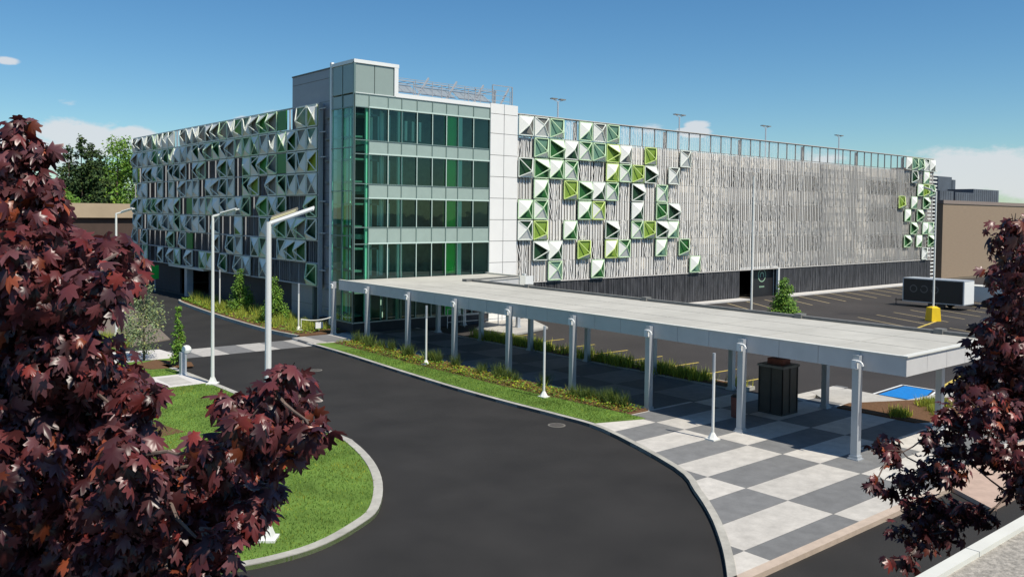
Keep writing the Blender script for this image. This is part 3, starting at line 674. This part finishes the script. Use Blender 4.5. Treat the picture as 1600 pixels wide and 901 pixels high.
for y in np.arange(16.2,50,3.1): mb.box(CX0+.3,CX1-.6,y,y+.06,CZ-.01,CZ-.004)
for x in (30.9,33.4): mb.box(x,x+.05,CYa+.3,46,CZ-.01,CZ-.003)
cpart('roof_seam', mb, mat('membrane_seam', (.37,.36,.32), .85))
# handrails behind
rail = MB()
for z in (.55,1.0,1.5): rail.bar((36.5,50.5,z),(44,50.0,z),.025)
for x in np.arange(36.5,44.1,1.5): rail.bar((x,50.5-(x-36.5)*.066,.12),(x,50.5-(x-36.5)*.066,1.5),.03)
o = rail.build('handrail', M['silver']); tag(o, 'grey metal handrail behind the canopy at the glass tower entrance', 'railing')

# ------------------------------------------------------------ lamps
def tall_lamp(loc, label, h, arm, az, wide=.09, head='arm', group='tall white street lamps'):
    e_ = empty('street_lamp', loc, label, 'lamp', group, rz=az)
    mb = MB(); mb.bar((0,0,.05),(0,0,h),wide,10,r2=wide*.7); mb.build('pole', M['white'], e_, smooth=False)
    mb = MB(); mb.prism([(-.25,-.25),(.25,-.25),(.25,.25),(-.25,.25)],.0,.06); mb.bar((0,0,.06),(0,0,.35),.24,4,r2=wide*1.1); mb.build('base_plate', M['white'], e_)
    mb = MB()
    if head == 'arm':
        mb.bar((0,0,h-.05),(arm,0,h+.32),.06,6,r2=.035)
        b = mb.build('arm', M['white'], e_)
        mb = MB(); mb.box(.4,arm-.1,-.12,.12,0,.05); b2 = mb.build('lamp_head', M['trim'], e_); b2.location = (0,0,h+.0); b2.rotation_euler = (0,-math.atan2(.37,arm),0)
    return e_
tall_lamp((15.6,40.8,.12), 'white lamp post with one upswept arm on the lawn beside the white ball headed pedestal', 8.1, 1.25, R(-38))
tall_lamp((16.3,59.2,.1), 'white lamp post with one upswept arm rising behind the maple, farthest left', 8.1, 1.2, R(-38))
l2 = tall_lamp((9.3,20.6,.11), 'thick white lamp post with broad yellow striped luminaire panel nearest the camera', 8.1, 1.6, R(-40), wide=.10, head='no')
mb = MB(); mb.box(.0,1.2,-.02,.24,-.02,.02); o = mb.build('lamp_head', M['white'], l2); o.location = (0.0,0,8.02); o.rotation_euler = (.35,-.34,0)
mb = MB(); mb.box(.0,.7,.26,.66,-.03,.02); mb.build('solar_plate', mat('olive_plate',(.20,.18,.12),.5), o)
mb = MB()
for y in (.32,.43): mb.box(.02,.68,y-.03,y+.03,.021,.03); mb.box(.02,.68,y-.03,y+.03,-.04,-.031)
s = mb.build('light_strip', mat('pale_yellow_strip', (.62,.58,.32), .5), o)
tall_lamp((58.4,39.8,0), 'plain tall slim white lamp post in the parking lot behind the canopy', 11.6, .9, R(-170), group=None, wide=.09, head='no')
rl2 = tall_lamp((72.6,31.9,0), 'tall slim lamp post standing on a yellow concrete block', 10.7, 1.3, R(150), wide=.085, group=None)
mb = MB(); mb.bar((0,0,0),(0,0,1.1),.62,4,r2=.52); mb.bar((0,0,1.1),(0,0,1.22),.5,4,r2=.2); b = mb.build('base_block', M['yellow'], rl2)
def bollard(loc, label):
    e_ = empty('light_column', loc, label, 'lamp', 'short light columns beside the canopy')
    mb = MB(); mb.bar((0,0,.1),(0,0,2.55),.055,10); mb.build('pole', M['white'], e_)
    mb = MB(); mb.bar((0,0,2.55),(0,0,3.25),.06,10); mb.build('light_tube', M['silver'], e_)
    mb = MB(); mb.box(-.2,.2,-.2,.2,0,.05); mb.bar((0,0,.05),(0,0,.28),.2,6,r2=.06); mb.build('base_plate', M['white'], e_)
    return e_
b0 = bollard((26.45,19.6,.12), 'short light column standing on the checkered paving')
for p, lb in (((26.3,28.85,.15),'short light column on the grass verge nearest the checkered paving'),((26.7,38.9,.15),'short light column on the grass verge nearest the glass tower'),((27.2,55.3,.2),'short light column in the shrub bed beside the crosswalk'),((27.9,71.4,.2),'short light column at far end of the shrub bed')):
    copy_thing(b0, p, lb)

# pedestal
e_ = empty('pedestal', (15.3,44.0,.12), 'grey pedestal with a round white head at the edge of the lawn', 'pedestal')
mb = MB(); mb.box(-.14,.14,-.14,.14,0,1.15); mb.box(-.2,.2,-.2,.2,0,.04); mb.build('column', M['silver'], e_)
mb = MB(); 
for i in range(6):
    a0, a1 = R(-90+30*i), R(-60+30*i); mb.bar((.18,0,1.25+.24*math.sin(a0)),(.18,0,1.25+.24*math.sin(a1)),.24*math.cos(a0)+.005,14,r2=.24*math.cos(a1)+.005)
mb.build('head', M['white'], e_)
# kiosk
e_ = empty('kiosk', (31.85,20.1,.12), 'dark brown square kiosk box standing under the canopy', 'kiosk')
mb = MB(); mb.box(.03,1.15,.03,1.15,.05,1.98); mb.box(0,1.18,0,1.18,0,.06); mb.build('cabinet', M['kiosk'], e_)
mb = MB()
for z in (.7,1.35): mb.box(.02,1.16,.02,1.16,z,z+.015)
for x in (.0,.57,1.13):
    mb.box(x,x+.05,.0,.03,.06,1.98); mb.box(.0,.03,x,x+.05,.06,1.98)
mb.build('frame', M['black'], e_)
mb = MB(); mb.box(-.04,1.22,-.04,1.22,1.98,2.08); mb.build('cap', M['gutter'], e_)
mb = MB(); mb.prism([(.25,.2),(.95,.25),(1.0,.9),(.3,.95)],2.08,2.32); mb.build('vent', M['rust'], e_)
# bin
e_ = empty('litter_bin', (30.3,21.2,.12), 'small dark reddish litter bin in shade beside the kiosk', 'bin')
mb = MB(); mb.bar((0,0,0),(0,0,.85),.28,12,r2=.3); mb.build('body', M['rust'], e_); mb = MB(); mb.bar((0,0,.85),(0,0,.95),.32,12,r2=.2); mb.build('lid', M['black'], e_)
# manholes
for (x, y), lb in (((21.5,41.7),'pale round manhole cover in the road nearer the crosswalk'),((23.6,25.1),'round manhole cover in the road close to the verge kerb')):
    e_ = empty('manhole_cover', (x,y,0), lb, 'manhole cover', 'manhole covers in the road')
    mb = MB(); mb.bar((0,0,-.02),(0,0,.012),.36,24); mb.build('ring', mat('worn_iron', (.16,.15,.13), .7), e_); mb = MB(); mb.bar((0,0,.012),(0,0,.018),.29,24)
    for i in range(-3,4): mb.box(-.2,.2,i*.07-.012,i*.07+.012,.018,.024)
    mb.build('lid', M['iron'], e_)
# chain barrier + sign
e_ = empty('chain_barrier', (27.2,55.2,.2), 'low white chain strung between the lamp and the corner of the glass tower', 'chain')
mb = MB(); P0 = Vector((.1,-.1,.75)); P1 = Vector((2.3,-1.0,.95)); prev = P0
for i in range(1,15):
    t = i/14; p = P0.lerp(P1,t)-Vector((0,0,.18*math.sin(math.pi*t))); mb.bar(prev,p,.035,5); prev = p
mb.build('chain', M['white'], e_)
for p in (P0,P1):
    mb = MB(); mb.bar((p.x,p.y,0),(p.x,p.y,p.z+.05),.03,6); mb.build('stake', M['white'], e_)
e_ = empty('notice_sign', (27.9,53.6,.2), 'small blank white notice board low in the shrub bed', 'sign')
mb = MB(); mb.box(-.28,.28,-.02,.02,.25,.68); mb.build('board', M['trim'], e_); mb = MB(); mb.bar((0,.03,0),(0,.03,.5),.025,5); mb.build('stake', M['silver'], e_)
e_ = empty('green_sign', (29.0,91.5,0), 'bright green upright sign box by the garage side entrance', 'sign')
mb = MB(); mb.box(-.5,.3,-.12,.12,1.3,2.7); mb.build('board', M['greenbox'], e_); mb = MB(); mb.box(-.1,.0,-.05,.05,0,1.3); mb.build('post', M['silver'], e_)
# trailer
e_ = empty('box_trailer', (82.6,33.6,0), 'long black sided box trailer with round emblems parked beside the tan building', 'trailer')
mb = MB(); mb.box(0,2.2,0,5.6,.55,2.65); mb.build('body', M['black'], e_)
mb = MB(); mb.box(-.03,2.24,-.03,5.63,2.65,2.74); mb.box(-.03,2.24,-.03,5.63,.48,.56); mb.box(-.04,.05,-.04,.05,.5,2.7); mb.box(-.04,.05,5.55,5.64,.5,2.7); mb.build('frame', M['silver'], e_)
mb = MB(); mb.box(0.05,2.15,-.06,-.001,.56,2.64); mb.build('end_panel', M['trim'], e_)  # sunlit end face: the sunlight is painted as near-white on the black box
for y in (2.0,2.85):
    for x in (.1,2.1):
        mb = MB(); mb.bar((x-.12,y,.36),(x+.12,y,.36),.36,16); mb.build('wheel', M['black'], e_)
mb = MB(); mb.bar((.4,5.6,.5),(1.1,6.9,.45),.05); mb.bar((1.8,5.6,.5),(1.1,6.9,.45),.05); mb.bar((1.1,6.8,.0),(1.1,6.8,.6),.04); mb.build('hitch', M['black'], e_)
mb = MB()
for cy in (4.6,3.6,2.6):
    for i in range(20):
        a0,a1 = 2*math.pi*i/20, 2*math.pi*(i+1)/20
        if cy == 4.6 or i not in (0,1): mb.face([(-.012,cy+math.cos(a)*r_,1.75+math.sin(a)*r_) for a,r_ in ((a0,.27),(a1,.27),(a1,.36),(a0,.36))])
mb.build('emblem', mat('grey_emblem', (.12,.12,.12), .6), e_)
# second vehicle: pale low trailer
e_ = empty('flatbed_trailer', (88.0,34.5,0), 'low pale covered trailer half hidden behind the right maple', 'trailer')
mb = MB(); mb.box(0,2.2,-4,2,.5,1.9); mb.build('body', M['white'], e_)
for y in (-1.5,-.7):
    mb = MB(); mb.bar((-.05,y,.34),(.2,y,.34),.34,14); mb.build('wheel', M['black'], e_)
mb = MB(); mb.box(-.02,2.22,-4.02,2.02,1.9,1.98); mb.build('roof', M['cap'], e_)

# ------------------------------------------------------------ background buildings
e_ = empty('tan_brick_building', (124,53.5,0), 'plain tan brick building with dark rooftop units at the right of the garage', 'building')
mb = MB(); mb.box(0,95,0,40,0,10.55); mb.build('wall', M['brick'], e_)
mb = MB(); mb.box(-.1,95.1,-.1,40.1,10.55,11.05); mb.build('parapet', mat('brown_parapet', (.25,.20,.17), .7), e_)
for x0, x1, y0, z1 in ((3.5,8,2,12.5),(8.6,18,2,12.4),(20,30,4,13.2)):
    mb = MB(); mb.box(x0,x1,y0,y0+5,11.05,z1)
    for x in np.arange(x0+.3,x1-.2,.8): mb.box(x,x+.1,y0-.04,y0,11.1,z1-.1)
    mb.build('rooftop_unit', M['unit'], e_)
for x0 in (16.5,):
    mb = MB(); mb.box(x0,x0+5,8,12,12.4,15.2); mb.box(x0+5.2,x0+6.4,8,11,12.2,14.8); mb.build('rooftop_unit', M['unit'], e_)
e_ = empty('flat_roofed_building', (16,130,0), 'low brown building with a tan fascia behind the left maple', 'building')
mb = MB(); mb.box(-30,24,0,20,0,7.2); mb.build('wall', M['brownwall'], e_)
mb = MB(); mb.box(-30.5,24.5,-.5,20.5,7.2,9.2); mb.build('fascia', M['tan'], e_)
mb = MB(); mb.box(4,7,4,6,9.2,9.6); mb.box(-8,-6,4,6,9.2,9.7); mb.build('roof_vent', M['tan'], e_)
# low roof in the foreground, lower right
e_ = empty('low_roof_building', (4,0,0), 'gravel topped low roof edge with a pale metal coping in the near right corner', 'building')
RZ = 6.3; Ye = 9.2*(8.5-RZ)/8.5
mb = MB(); mb.box(0,26,-8,Ye-.08,0,RZ-.06); mb.build('wall', M['brick'], e_)
mb = MB(); mb.face([(0,-8,RZ-.03),(26,-8,RZ-.03),(26,Ye-.085,RZ-.03),(0,Ye-.085,RZ-.03)]); mb.build('roof', M['gravel'], e_)
mb = MB()
for x in np.arange(0,26,2.0): mb.box(x+.004,x+1.996,Ye-.085,Ye,RZ-.16,RZ+.005)
mb.build('coping', M['cap'], e_)

# ------------------------------------------------------------ vegetation
LV = [(0,0,0),(.28,-.10,-.10),(.22,.10,-.07),(.52,.26,-.24),(.46,.36,-.20),(.33,.38,-.13),(.40,.60,-.22),(.36,.72,-.24),(.14,.56,-.07),(.10,.8,-.14),(0,1.0,-.30)]
bv = [(0,.28,.04)]+LV+[(-x,y,z) for x,y,z in LV[1:-1]][::-1]
nbv = len(bv)-1
bf = [(0,1+i,1+(i+1)%nbv) for i in range(nbv)]
SV = [(0,0,0),(.3,.4,.05),(0,1,0),(-.3,.4,.05)]; SF = [(0,1,2),(0,2,3)]
def rand_unit(n): v = rng.normal(size=(n,3)); return v/np.linalg.norm(v,axis=1,keepdims=True)
def leaves(blobs, n_per, size, base, m, name, tonefn, up_bias=.6, droop=.5, jitter=.35):
    pos = []; nr = []
    for (c, r_, sq) in blobs:
        n = int(n_per*(r_**2)); 
        d = rand_unit(n); rad = r_*(rng.random(n)**.45)*(1+jitter*rng.normal(size=n)*.4)
        p = np.array(c)[None,:]+d*rad[:,None]*np.array([1,1,sq]); pos.append(p); nr.append(d)
    pos = np.concatenate(pos); nr = np.concatenate(nr); n = len(pos)
    nrm = nr*.5+np.array([0,-.25,up_bias])+rng.normal(size=(n,3))*.38
    tip = nr*.5+rng.normal(size=(n,3))*.45+np.array([0,0,-droop])
    sz = size*(.5+.8*rng.random(n)); sz = sz*np.where(rng.random(n)<.12, 1.25, 1)
    return cloud_mesh(name, base[0], base[1], pos, frames_from(nrm, tip), sz, tonefn(n), m)
def maple_tone(n):
    t = np.ones((n,3))*(.55+.9*rng.random((n,1))); k = rng.random(n)
    t[k<.10] *= np.array([1.6,1.0,.8]); t[(k>.14)&(k<.2)] *= np.array([2.2,2.0,.8]); t[k>.74] *= np.array([1.15,1.7,1.75]); t *= np.where(rng.random((n,1))<.34,.42,1)*np.array([.92,.95,1.0]); return t
def green_tone(n):
    t = np.ones((n,3))*(.5+.9*rng.random((n,1))); k = rng.random(n); t[k<.2] *= np.array([1.5,1.2,.8]); return t
def branch(mb, a, b, r_a, r_b, seg=4, wob=.06):
    a = Vector(a); b = Vector(b); prev = a; pr = r_a; Ln = (b-a).length
    for i in range(1, seg+1):
        t = i/seg; p = a.lerp(b,t)+(Vector(rng.normal(size=3))*wob*Ln*.3*(1 if i < seg else 0)); r_ = r_a+(r_b-r_a)*t
        mb.bar(prev, p, pr, 6, r2=r_, cap=False); prev = p; pr = r_
def maple(base, blobs, dist, label, n_per, size, trunk_top):
    e = empty('maple_tree', base, label, 'tree'); 
    W = []; blobs = [b for b in blobs]
    for px,py,r_,*d in blobs:
        dd = dist+(d[0] if d else rng.normal()*.45); c = EYE+ray(px,py)*dd; W.append((tuple(c-Vector(base)), r_*dd/dist, .9))
    me = leaves(W, n_per, size, (bv,bf), M['maple'], 'crown', maple_tone, up_bias=.30, droop=1.25); link('crown', me, e)
    mb = MB(); tt = Vector(trunk_top)-Vector(base); branch(mb, (0,0,-.1), tt*.6, .17, .11, 5, .02); branch(mb, tt*.6, tt, .11, .035, 5, .03)
    Vs = sorted([(Vector(w_[0]), w_[1]) for w_ in W], key=lambda q: math.hypot(q[0].x-tt.x*q[0].z/tt.z, q[0].y-tt.y*q[0].z/tt.z)); done = []
    for c, r_ in Vs:
        z = max(tt.z*.4, min(tt.z*.97, c.z-.35)); root = tt*(z/tt.z); best = (root-c).length; wr = .022
        for q, qr in done:
            if (q-c).length < best*.85: best = (q-c).length; root = q; wr = .012
        done.append((c, r_))
        branch(mb, root, c, wr, .006, 4, .14)
        for _ in range(4): branch(mb, c-(c-root)*.25, c+Vector(rand_unit(1)[0])*r_*.8, .008, .003, 2, .1)
    mb.build('trunk', M['maplebark'], e)
    return e
LB = [(18,196,.05,0),(40,192,.04,0),(28,212,.07,0),(62,238,.08,0),(20,262,.15,0),(66,290,.11,0),(75,320,.10,0),(20,340,.26),(62,375,.18),(90,400,.16),(20,430,.34),(130,395,.14),(175,388,.12),(207,418,.10),(205,440,.08),(80,460,.30),(150,450,.17),(30,540,.40),(105,560,.28),(165,600,.22),(215,620,.12),(240,615,.07),(60,640,.35),(150,685,.26),(205,665,.12),(30,740,.40),(120,760,.35),(220,765,.26),(200,715,.16),(285,735,.15),(345,705,.15),(395,668,.14),(430,612,.12),(455,650,.15),(488,672,.10),(452,578,.07),(470,600,.09),(410,640,.13),(425,700,.13),(460,705,.08),(355,755,.15),(290,785,.18),(250,820,.2),(330,785,.24),(385,745,.18),(440,720,.07),(385,805,.12),(300,850,.23),(200,850,.33),(80,850,.40),(345,845,.11),(392,825,.07),(360,630,.10),(320,700,.10),(270,770,.2,.3),(330,830,.2,.3),(240,860,.25,.4),(160,800,.3,.5),(380,790,.15,.3),(420,765,.09),(120,930,.5),(300,960,.35),(-60,500,.5),(-60,750,.5),(-50,300,.3),(-150,600,.6,.8),(240,1050,.6,.6),(50,1100,.7,.6),(100,700,.5,1.6),(0,450,.5,1.6),(200,950,.5,1.6)]
maple((.75,5.7,0), LB, 5.0, 'dark red maple tree with big drooping leaves filling the left foreground', 5200, .10, (.75,5.6,9.0))
RB = [(1588,350,.16),(1575,372,.24),(1598,420,.32),(1568,430,.2),(1580,475,.3),(1600,500,.4),(1545,515,.16),(1575,545,.36),(1520,590,.2),(1550,585,.26),(1500,612,.16),(1600,600,.4),(1545,640,.34),(1495,655,.26),(1590,660,.3),(1455,680,.13),(1480,700,.22),(1545,700,.28),(1385,695,.16),(1395,712,.12),(1362,755,.10),(1385,765,.12),(1420,750,.2),(1455,735,.22),(1490,735,.2),(1435,795,.22),(1470,795,.24),(1510,800,.16),(1540,808,.14),(1403,828,.11),(1432,840,.18),(1465,835,.18),(1385,875,.07),(1420,875,.12),(1490,828,.12),(1575,770,.1),(1605,740,.25),(1650,450,.6),(1660,600,.6),(1640,740,.5),(1700,520,.6,1),(1600,620,.5,1.2)]
maple((11.3,3.6,0), RB, 10.0, 'dark red maple tree with smaller leaves reaching in from the right edge', 1700, .115, (11.4,3.7,8.2))

# small trees and shrubs
def young_tree(name, loc, h, w_, label, m, n, lf=.1, trunkh=.25, cat='tree', blobs=None, cone=True, group=None):
    e = empty(name, loc, label, cat, group); bl = []
    for i in range(9 if h > 2 else 5):
        t = (i+.5)/9; z = h*(trunkh+(1-trunkh)*t*.95); r_ = w_*(.95-.75*t if cone else math.sin(math.pi*(.15+.75*t)))
        for _ in range(3):
            a = rng.random()*6.28; bl.append(((math.cos(a)*r_*.55, math.sin(a)*r_*.55, z), max(.12,r_*.55), 1.1))
    tot = sum(b[1]**2 for b in bl); me = leaves(bl, n/tot, lf, (SV,SF), m, 'crown', green_tone, .5, .2); link('crown', me, e)
    mb = MB(); branch(mb, (0,0,-.05), (0,0,h*.9), .04+h*.008, .01, 5, .02)
    for b in bl[::2]: branch(mb, (0,0,b[0][2]*.8), b[0], .015, .004, 2, .05)
    mb.build('trunk', M['bark'], e); return e
young_tree('sapling', (15.1,49.6,.1), 4.4, 1.3, 'thin grey green sapling with open crown on the left lawn', M['leafdull'], 3200, .13, .12, cone=False)
young_tree('sapling', (16.0,46.7,.1), 3.4, .5, 'narrow bright green sapling beside the crosswalk end', M['leaf'], 2400, .12, .08)
young_tree('conical_tree', (28.3,68.0,.2), 3.7, 1.25, 'conical green tree in the shrub bed farther from the crosswalk', M['leaf'], 5000, .14, .08)
young_tree('conical_tree', (27.6,60.0,.2), 3.6, 1.1, 'conical green tree in the shrub bed nearer the crosswalk', M['leaf'], 5000, .14, .08)
young_tree('bushy_tree', (58.6,36.9,0), 4.0, 1.5, 'bright green young tree in the parking lot behind the canopy', M['leaf'], 6500, .17, .12)
young_tree('green_bush', (14.5,108,0), 7.6, 3.2, 'light green bush in front of the low brown building', M['leaf'], 2500, .4, .05, cone=False)
# reeds
def reed_mesh(name, n, h, spread, m):
    base_v = [(-.5,0,0),(.5,0,0),(.35,.5,.05),(-.35,.5,.05),(0,1,.25)]; base_f = [(0,1,2,3),(3,2,4)]
    pos = np.column_stack([rng.normal(size=n)*spread*.35, rng.normal(size=n)*spread*.35, np.zeros(n)])
    d = np.column_stack([rng.normal(size=n)*.28, rng.normal(size=n)*.28, np.ones(n)]); nr = rand_unit(n)
    fr = frames_from(nr+0, d); 
    z = fr[:,:,1]; y = d/np.linalg.norm(d,axis=1,keepdims=True); x = np.cross(y, rand_unit(n)); x /= np.linalg.norm(x,axis=1,keepdims=True); zz = np.cross(x,y)
    hh = h*(.5+.6*rng.random(n)); fr = np.stack([x*(.035/hh)[:,None]*1.0, y, zz], axis=2)
    return cloud_mesh(name, base_v, base_f, pos, fr, hh, green_tone(n), m)
ry = reed_mesh('ornamental_grass', 160, .95, .75, M['reed']); rg_ = reed_mesh('ornamental_grass', 110, .95, .45, M['reedg']); rs = reed_mesh('ornamental_grass', 110, .5, .6, M['reed'])
def clump(me, loc, s, label, group):
    o = link('ornamental_grass', me, None, loc); o.scale = (s,s,s*random.uniform(.8,1.15)); o.rotation_euler = (0,0,random.random()*6.28); tag(o, label, 'plant', group)
for i in range(54):
    y = random.uniform(53.6,79); x0 = np.interp(y,[52,57.5,67.5,80],[26.4,26.2,26.7,28.0]); x = random.uniform(x0+.2,29.2)
    clump(ry, (x,y,.18), random.uniform(.55,1.0), 'yellow green grass clump in the bed along the shaded garage side', 'grass clumps along the garage side')
for i in range(34):
    y = random.uniform(25.0,48.5); x = random.uniform(27.35,28.0)
    clump(rg_, (x,y,.16), random.uniform(.5,.95), 'green reed clump in the mulch between verge and canopy posts', 'reed clumps along the canopy')
for i in range(60):
    y = random.uniform(25.0,46.3); x = random.uniform(35.15,35.95)
    clump(rs, (x,y,.16), random.uniform(.9,1.5), 'low yellow green grass clump in the bed behind the canopy', 'grass clumps behind the canopy')
for i in range(14):
    x = random.uniform(35.6,40.8); y = random.uniform(16.0,17.4)
    clump(rs, (x,y,.16), random.uniform(.6,1.0), 'low grass clump in the bed beside the blue painted bay', 'grass clumps by the blue bay')
for i in range(16):
    clump(ry, (random.uniform(13,16),random.uniform(55.3,58.2),.1), random.uniform(.6,1.0), 'grass clump at the foot of the farthest left lamp post', 'grass clumps by the far lamp')
# low flowering cover in the canopy bed
n = 5200; yy = rng.uniform(24.3,48.8,n); xl = np.interp(yy,[24,32,40,49],[26.95,26.5,26.4,26.6]); xx = xl+rng.random(n)**1.2*1.3
pos = np.column_stack([xx,yy,.17+rng.random(n)*.16]); tone = np.ones((n,3))*(.6+.8*rng.random((n,1)))
k = rng.random(n); tone[k<.42] *= np.array([1.9,.7,.8]); tone[k>.85] *= np.array([2.2,1.4,.5])
o = link('ground_cover', cloud_mesh('ground_cover', SV, SF, pos, frames_from(rand_unit(n)*.6+np.array([0,0,1]), rand_unit(n)), .08+.08*rng.random(n), tone, M['leaf'])); o['kind'] = 'stuff'; o['label'] = 'orange and green low ground cover in the bed along the canopy'; o['category'] = 'ground cover'
n = 2500; xx = rng.uniform(26,29.5,n); yy = rng.uniform(53.2,80,n); xx = np.maximum(xx, np.interp(yy,[52,57.5,67.5,80],[26.2,25.95,26.4,27.8]))
pos = np.column_stack([xx,yy,.2+rng.random(n)*.2]); tone = np.ones((n,3))*(.6+.8*rng.random((n,1))); tone[rng.random(n)<.4] *= np.array([2.0,1.2,.6])
o = link('ground_cover', cloud_mesh('ground_cover', SV, SF, pos, frames_from(rand_unit(n)*.6+np.array([0,0,1]), rand_unit(n)), .12+.12*rng.random(n), tone, M['leaf'])); o['kind'] = 'stuff'; o['label'] = 'low green and yellow ground cover along the garage side'; o['category'] = 'ground cover'
# lawn blades
def inside(P, poly):
    x, y = P[:,0], P[:,1]; c = np.zeros(len(P), bool); q = np.array(poly); j = len(q)-1
    for i in range(len(q)):
        cond = ((q[i,1] > y) != (q[j,1] > y)) & (x < (q[j,0]-q[i,0])*(y-q[i,1])/(q[j,1]-q[i,1]+1e-12)+q[i,0]); c ^= cond; j = i
    return c
def blades(poly, n, z, box, label, edge=.02):
    P = np.column_stack([rng.uniform(box[0],box[1],n), rng.uniform(box[2],box[3],n)]); P = P[inside(P, poly)]; Q = np.array(poly+[poly[0]]); A = Q[:-1]; D = Q[1:]-A
    dist = np.full(len(P), 9.)
    for a_, d_ in zip(A, D):
        t_ = np.clip(((P-a_)@d_)/(d_@d_+1e-9),0,1); dist = np.minimum(dist, np.linalg.norm(P-a_-t_[:,None]*d_,axis=1))
    P = P[dist > edge+.05*np.sin(P[:,0]*5+P[:,1]*7)]; P = P[~((P[:,0]>13.55)&(P[:,0]<15.6)&(P[:,1]>41.1)&(P[:,1]<44.3))]; P = P[~((P[:,0]>14)&(P[:,1]>46.0))]; P = P[~((P[:,0]>26.35)&(P[:,0]<27)&(P[:,1]>50))]; n = len(P)
    pos = np.column_stack([P, np.full(n,z)]); BV = [(-.4,0,0),(.4,0,0),(.1,1,.2)]; BF = [(0,1,2)]
    d = np.array([0,0,1.])+rng.normal(size=(n,3))*.45; x = np.cross(d, rand_unit(n)); x /= np.linalg.norm(x,axis=1,keepdims=True); d /= np.linalg.norm(d,axis=1,keepdims=True)
    fr = np.stack([x*.4, d, np.cross(x,d)], axis=2); t = np.ones((n,3))*(.8+.5*rng.random((n,1)))
    patch = (np.sin(P[:,0]*1.7+1.3*np.sin(P[:,1]*1.1))*np.sin(P[:,1]*1.9+np.sin(P[:,0]*.9)))[:,None]; dry = (np.sin(P[:,0]*.9+2+np.sin(P[:,1]*.7))*np.sin(P[:,1]*.8+1.5*np.sin(P[:,0]*.5)) > .45)[:,None]; t = t*(1+.22*patch)*np.where(dry, np.array([[1.35,1.08,.95]]), 1)*np.where(rng.random((n,1))<.2, np.array([[1.7,1.25,.9]]), 1)
    o = link('grass', cloud_mesh('grass', BV, BF, pos, fr, .05+.05*rng.random(n), t, M['blade'])); o['kind'] = 'stuff'; o['label'] = label; o['category'] = 'grass'
blades(isl, 90000, .105, (4,15.8,19.3,47), 'mown grass on the curved lawn island', .3)
blades(vp, 26000, .145, (24.4,27,23.3,49), 'mown grass on the verge along the canopy')

# distant trees
def far_tree(loc, h, w_, label, kind, m):
    e = empty('conifer' if kind == 'c' else 'broadleaf_tree', loc, label, 'tree', 'trees behind the low brown building'); bl = []
    for i in range(12):
        t = (i+.5)/12; z = h*(.12+.86*t)
        r_ = w_*(1-t)**.8+.3 if kind == 'c' else w_*math.sin(math.pi*(.2+.72*t))
        for _ in range(4):
            a = rng.random()*6.28; bl.append(((math.cos(a)*r_*.6, math.sin(a)*r_*.6, z+rng.normal()*.5), max(.5,r_*.5), 1.0))
    tot = sum(b[1]**2 for b in bl); me = leaves(bl, 12000/tot, .55 if kind == 'c' else .6, (SV,SF), m, 'crown', green_tone, .4, .3); link('crown', me, e)
    mb = MB(); branch(mb, (0,0,0), (0,0,h*.9), .35, .05, 5, .01); mb.build('trunk', M['bark'], e); return e
def at(px, d):
    v = ray(px, 330); v = Vector((v.x,v.y)).normalized()*d; return (v.x, v.y, 0)
for px, d, h, w_, k, m, lb in ((108,190,21,4.5,'c','fir','dark conifer at the left end of the tree row'),(128,186,23,4,'c','fir','tallest dark conifer left of centre in the tree row'),(145,192,22,3.5,'c','fir','slim dark conifer in the middle of the tree row'),(158,185,20,4,'c','fir','shorter dark conifer beside the broad green tree'),(184,190,23,7.5,'b','leaf','broad green tree at the right end of the tree row next to the garage'),(208,200,19,7,'b','leaf','green broadleaf tree half hidden behind the garage corner'),(98,175,11,5,'b','leaf','lower green tree in front of the conifers'),(55,185,14,7,'b','leaf','green tree showing through the left maple'),(10,190,14,7,'b','leaf','green tree farthest left behind the maple')):
    far_tree(at(px,d), h, w_, lb, k, M['leaf'] if m == 'leaf' else M['fir'])
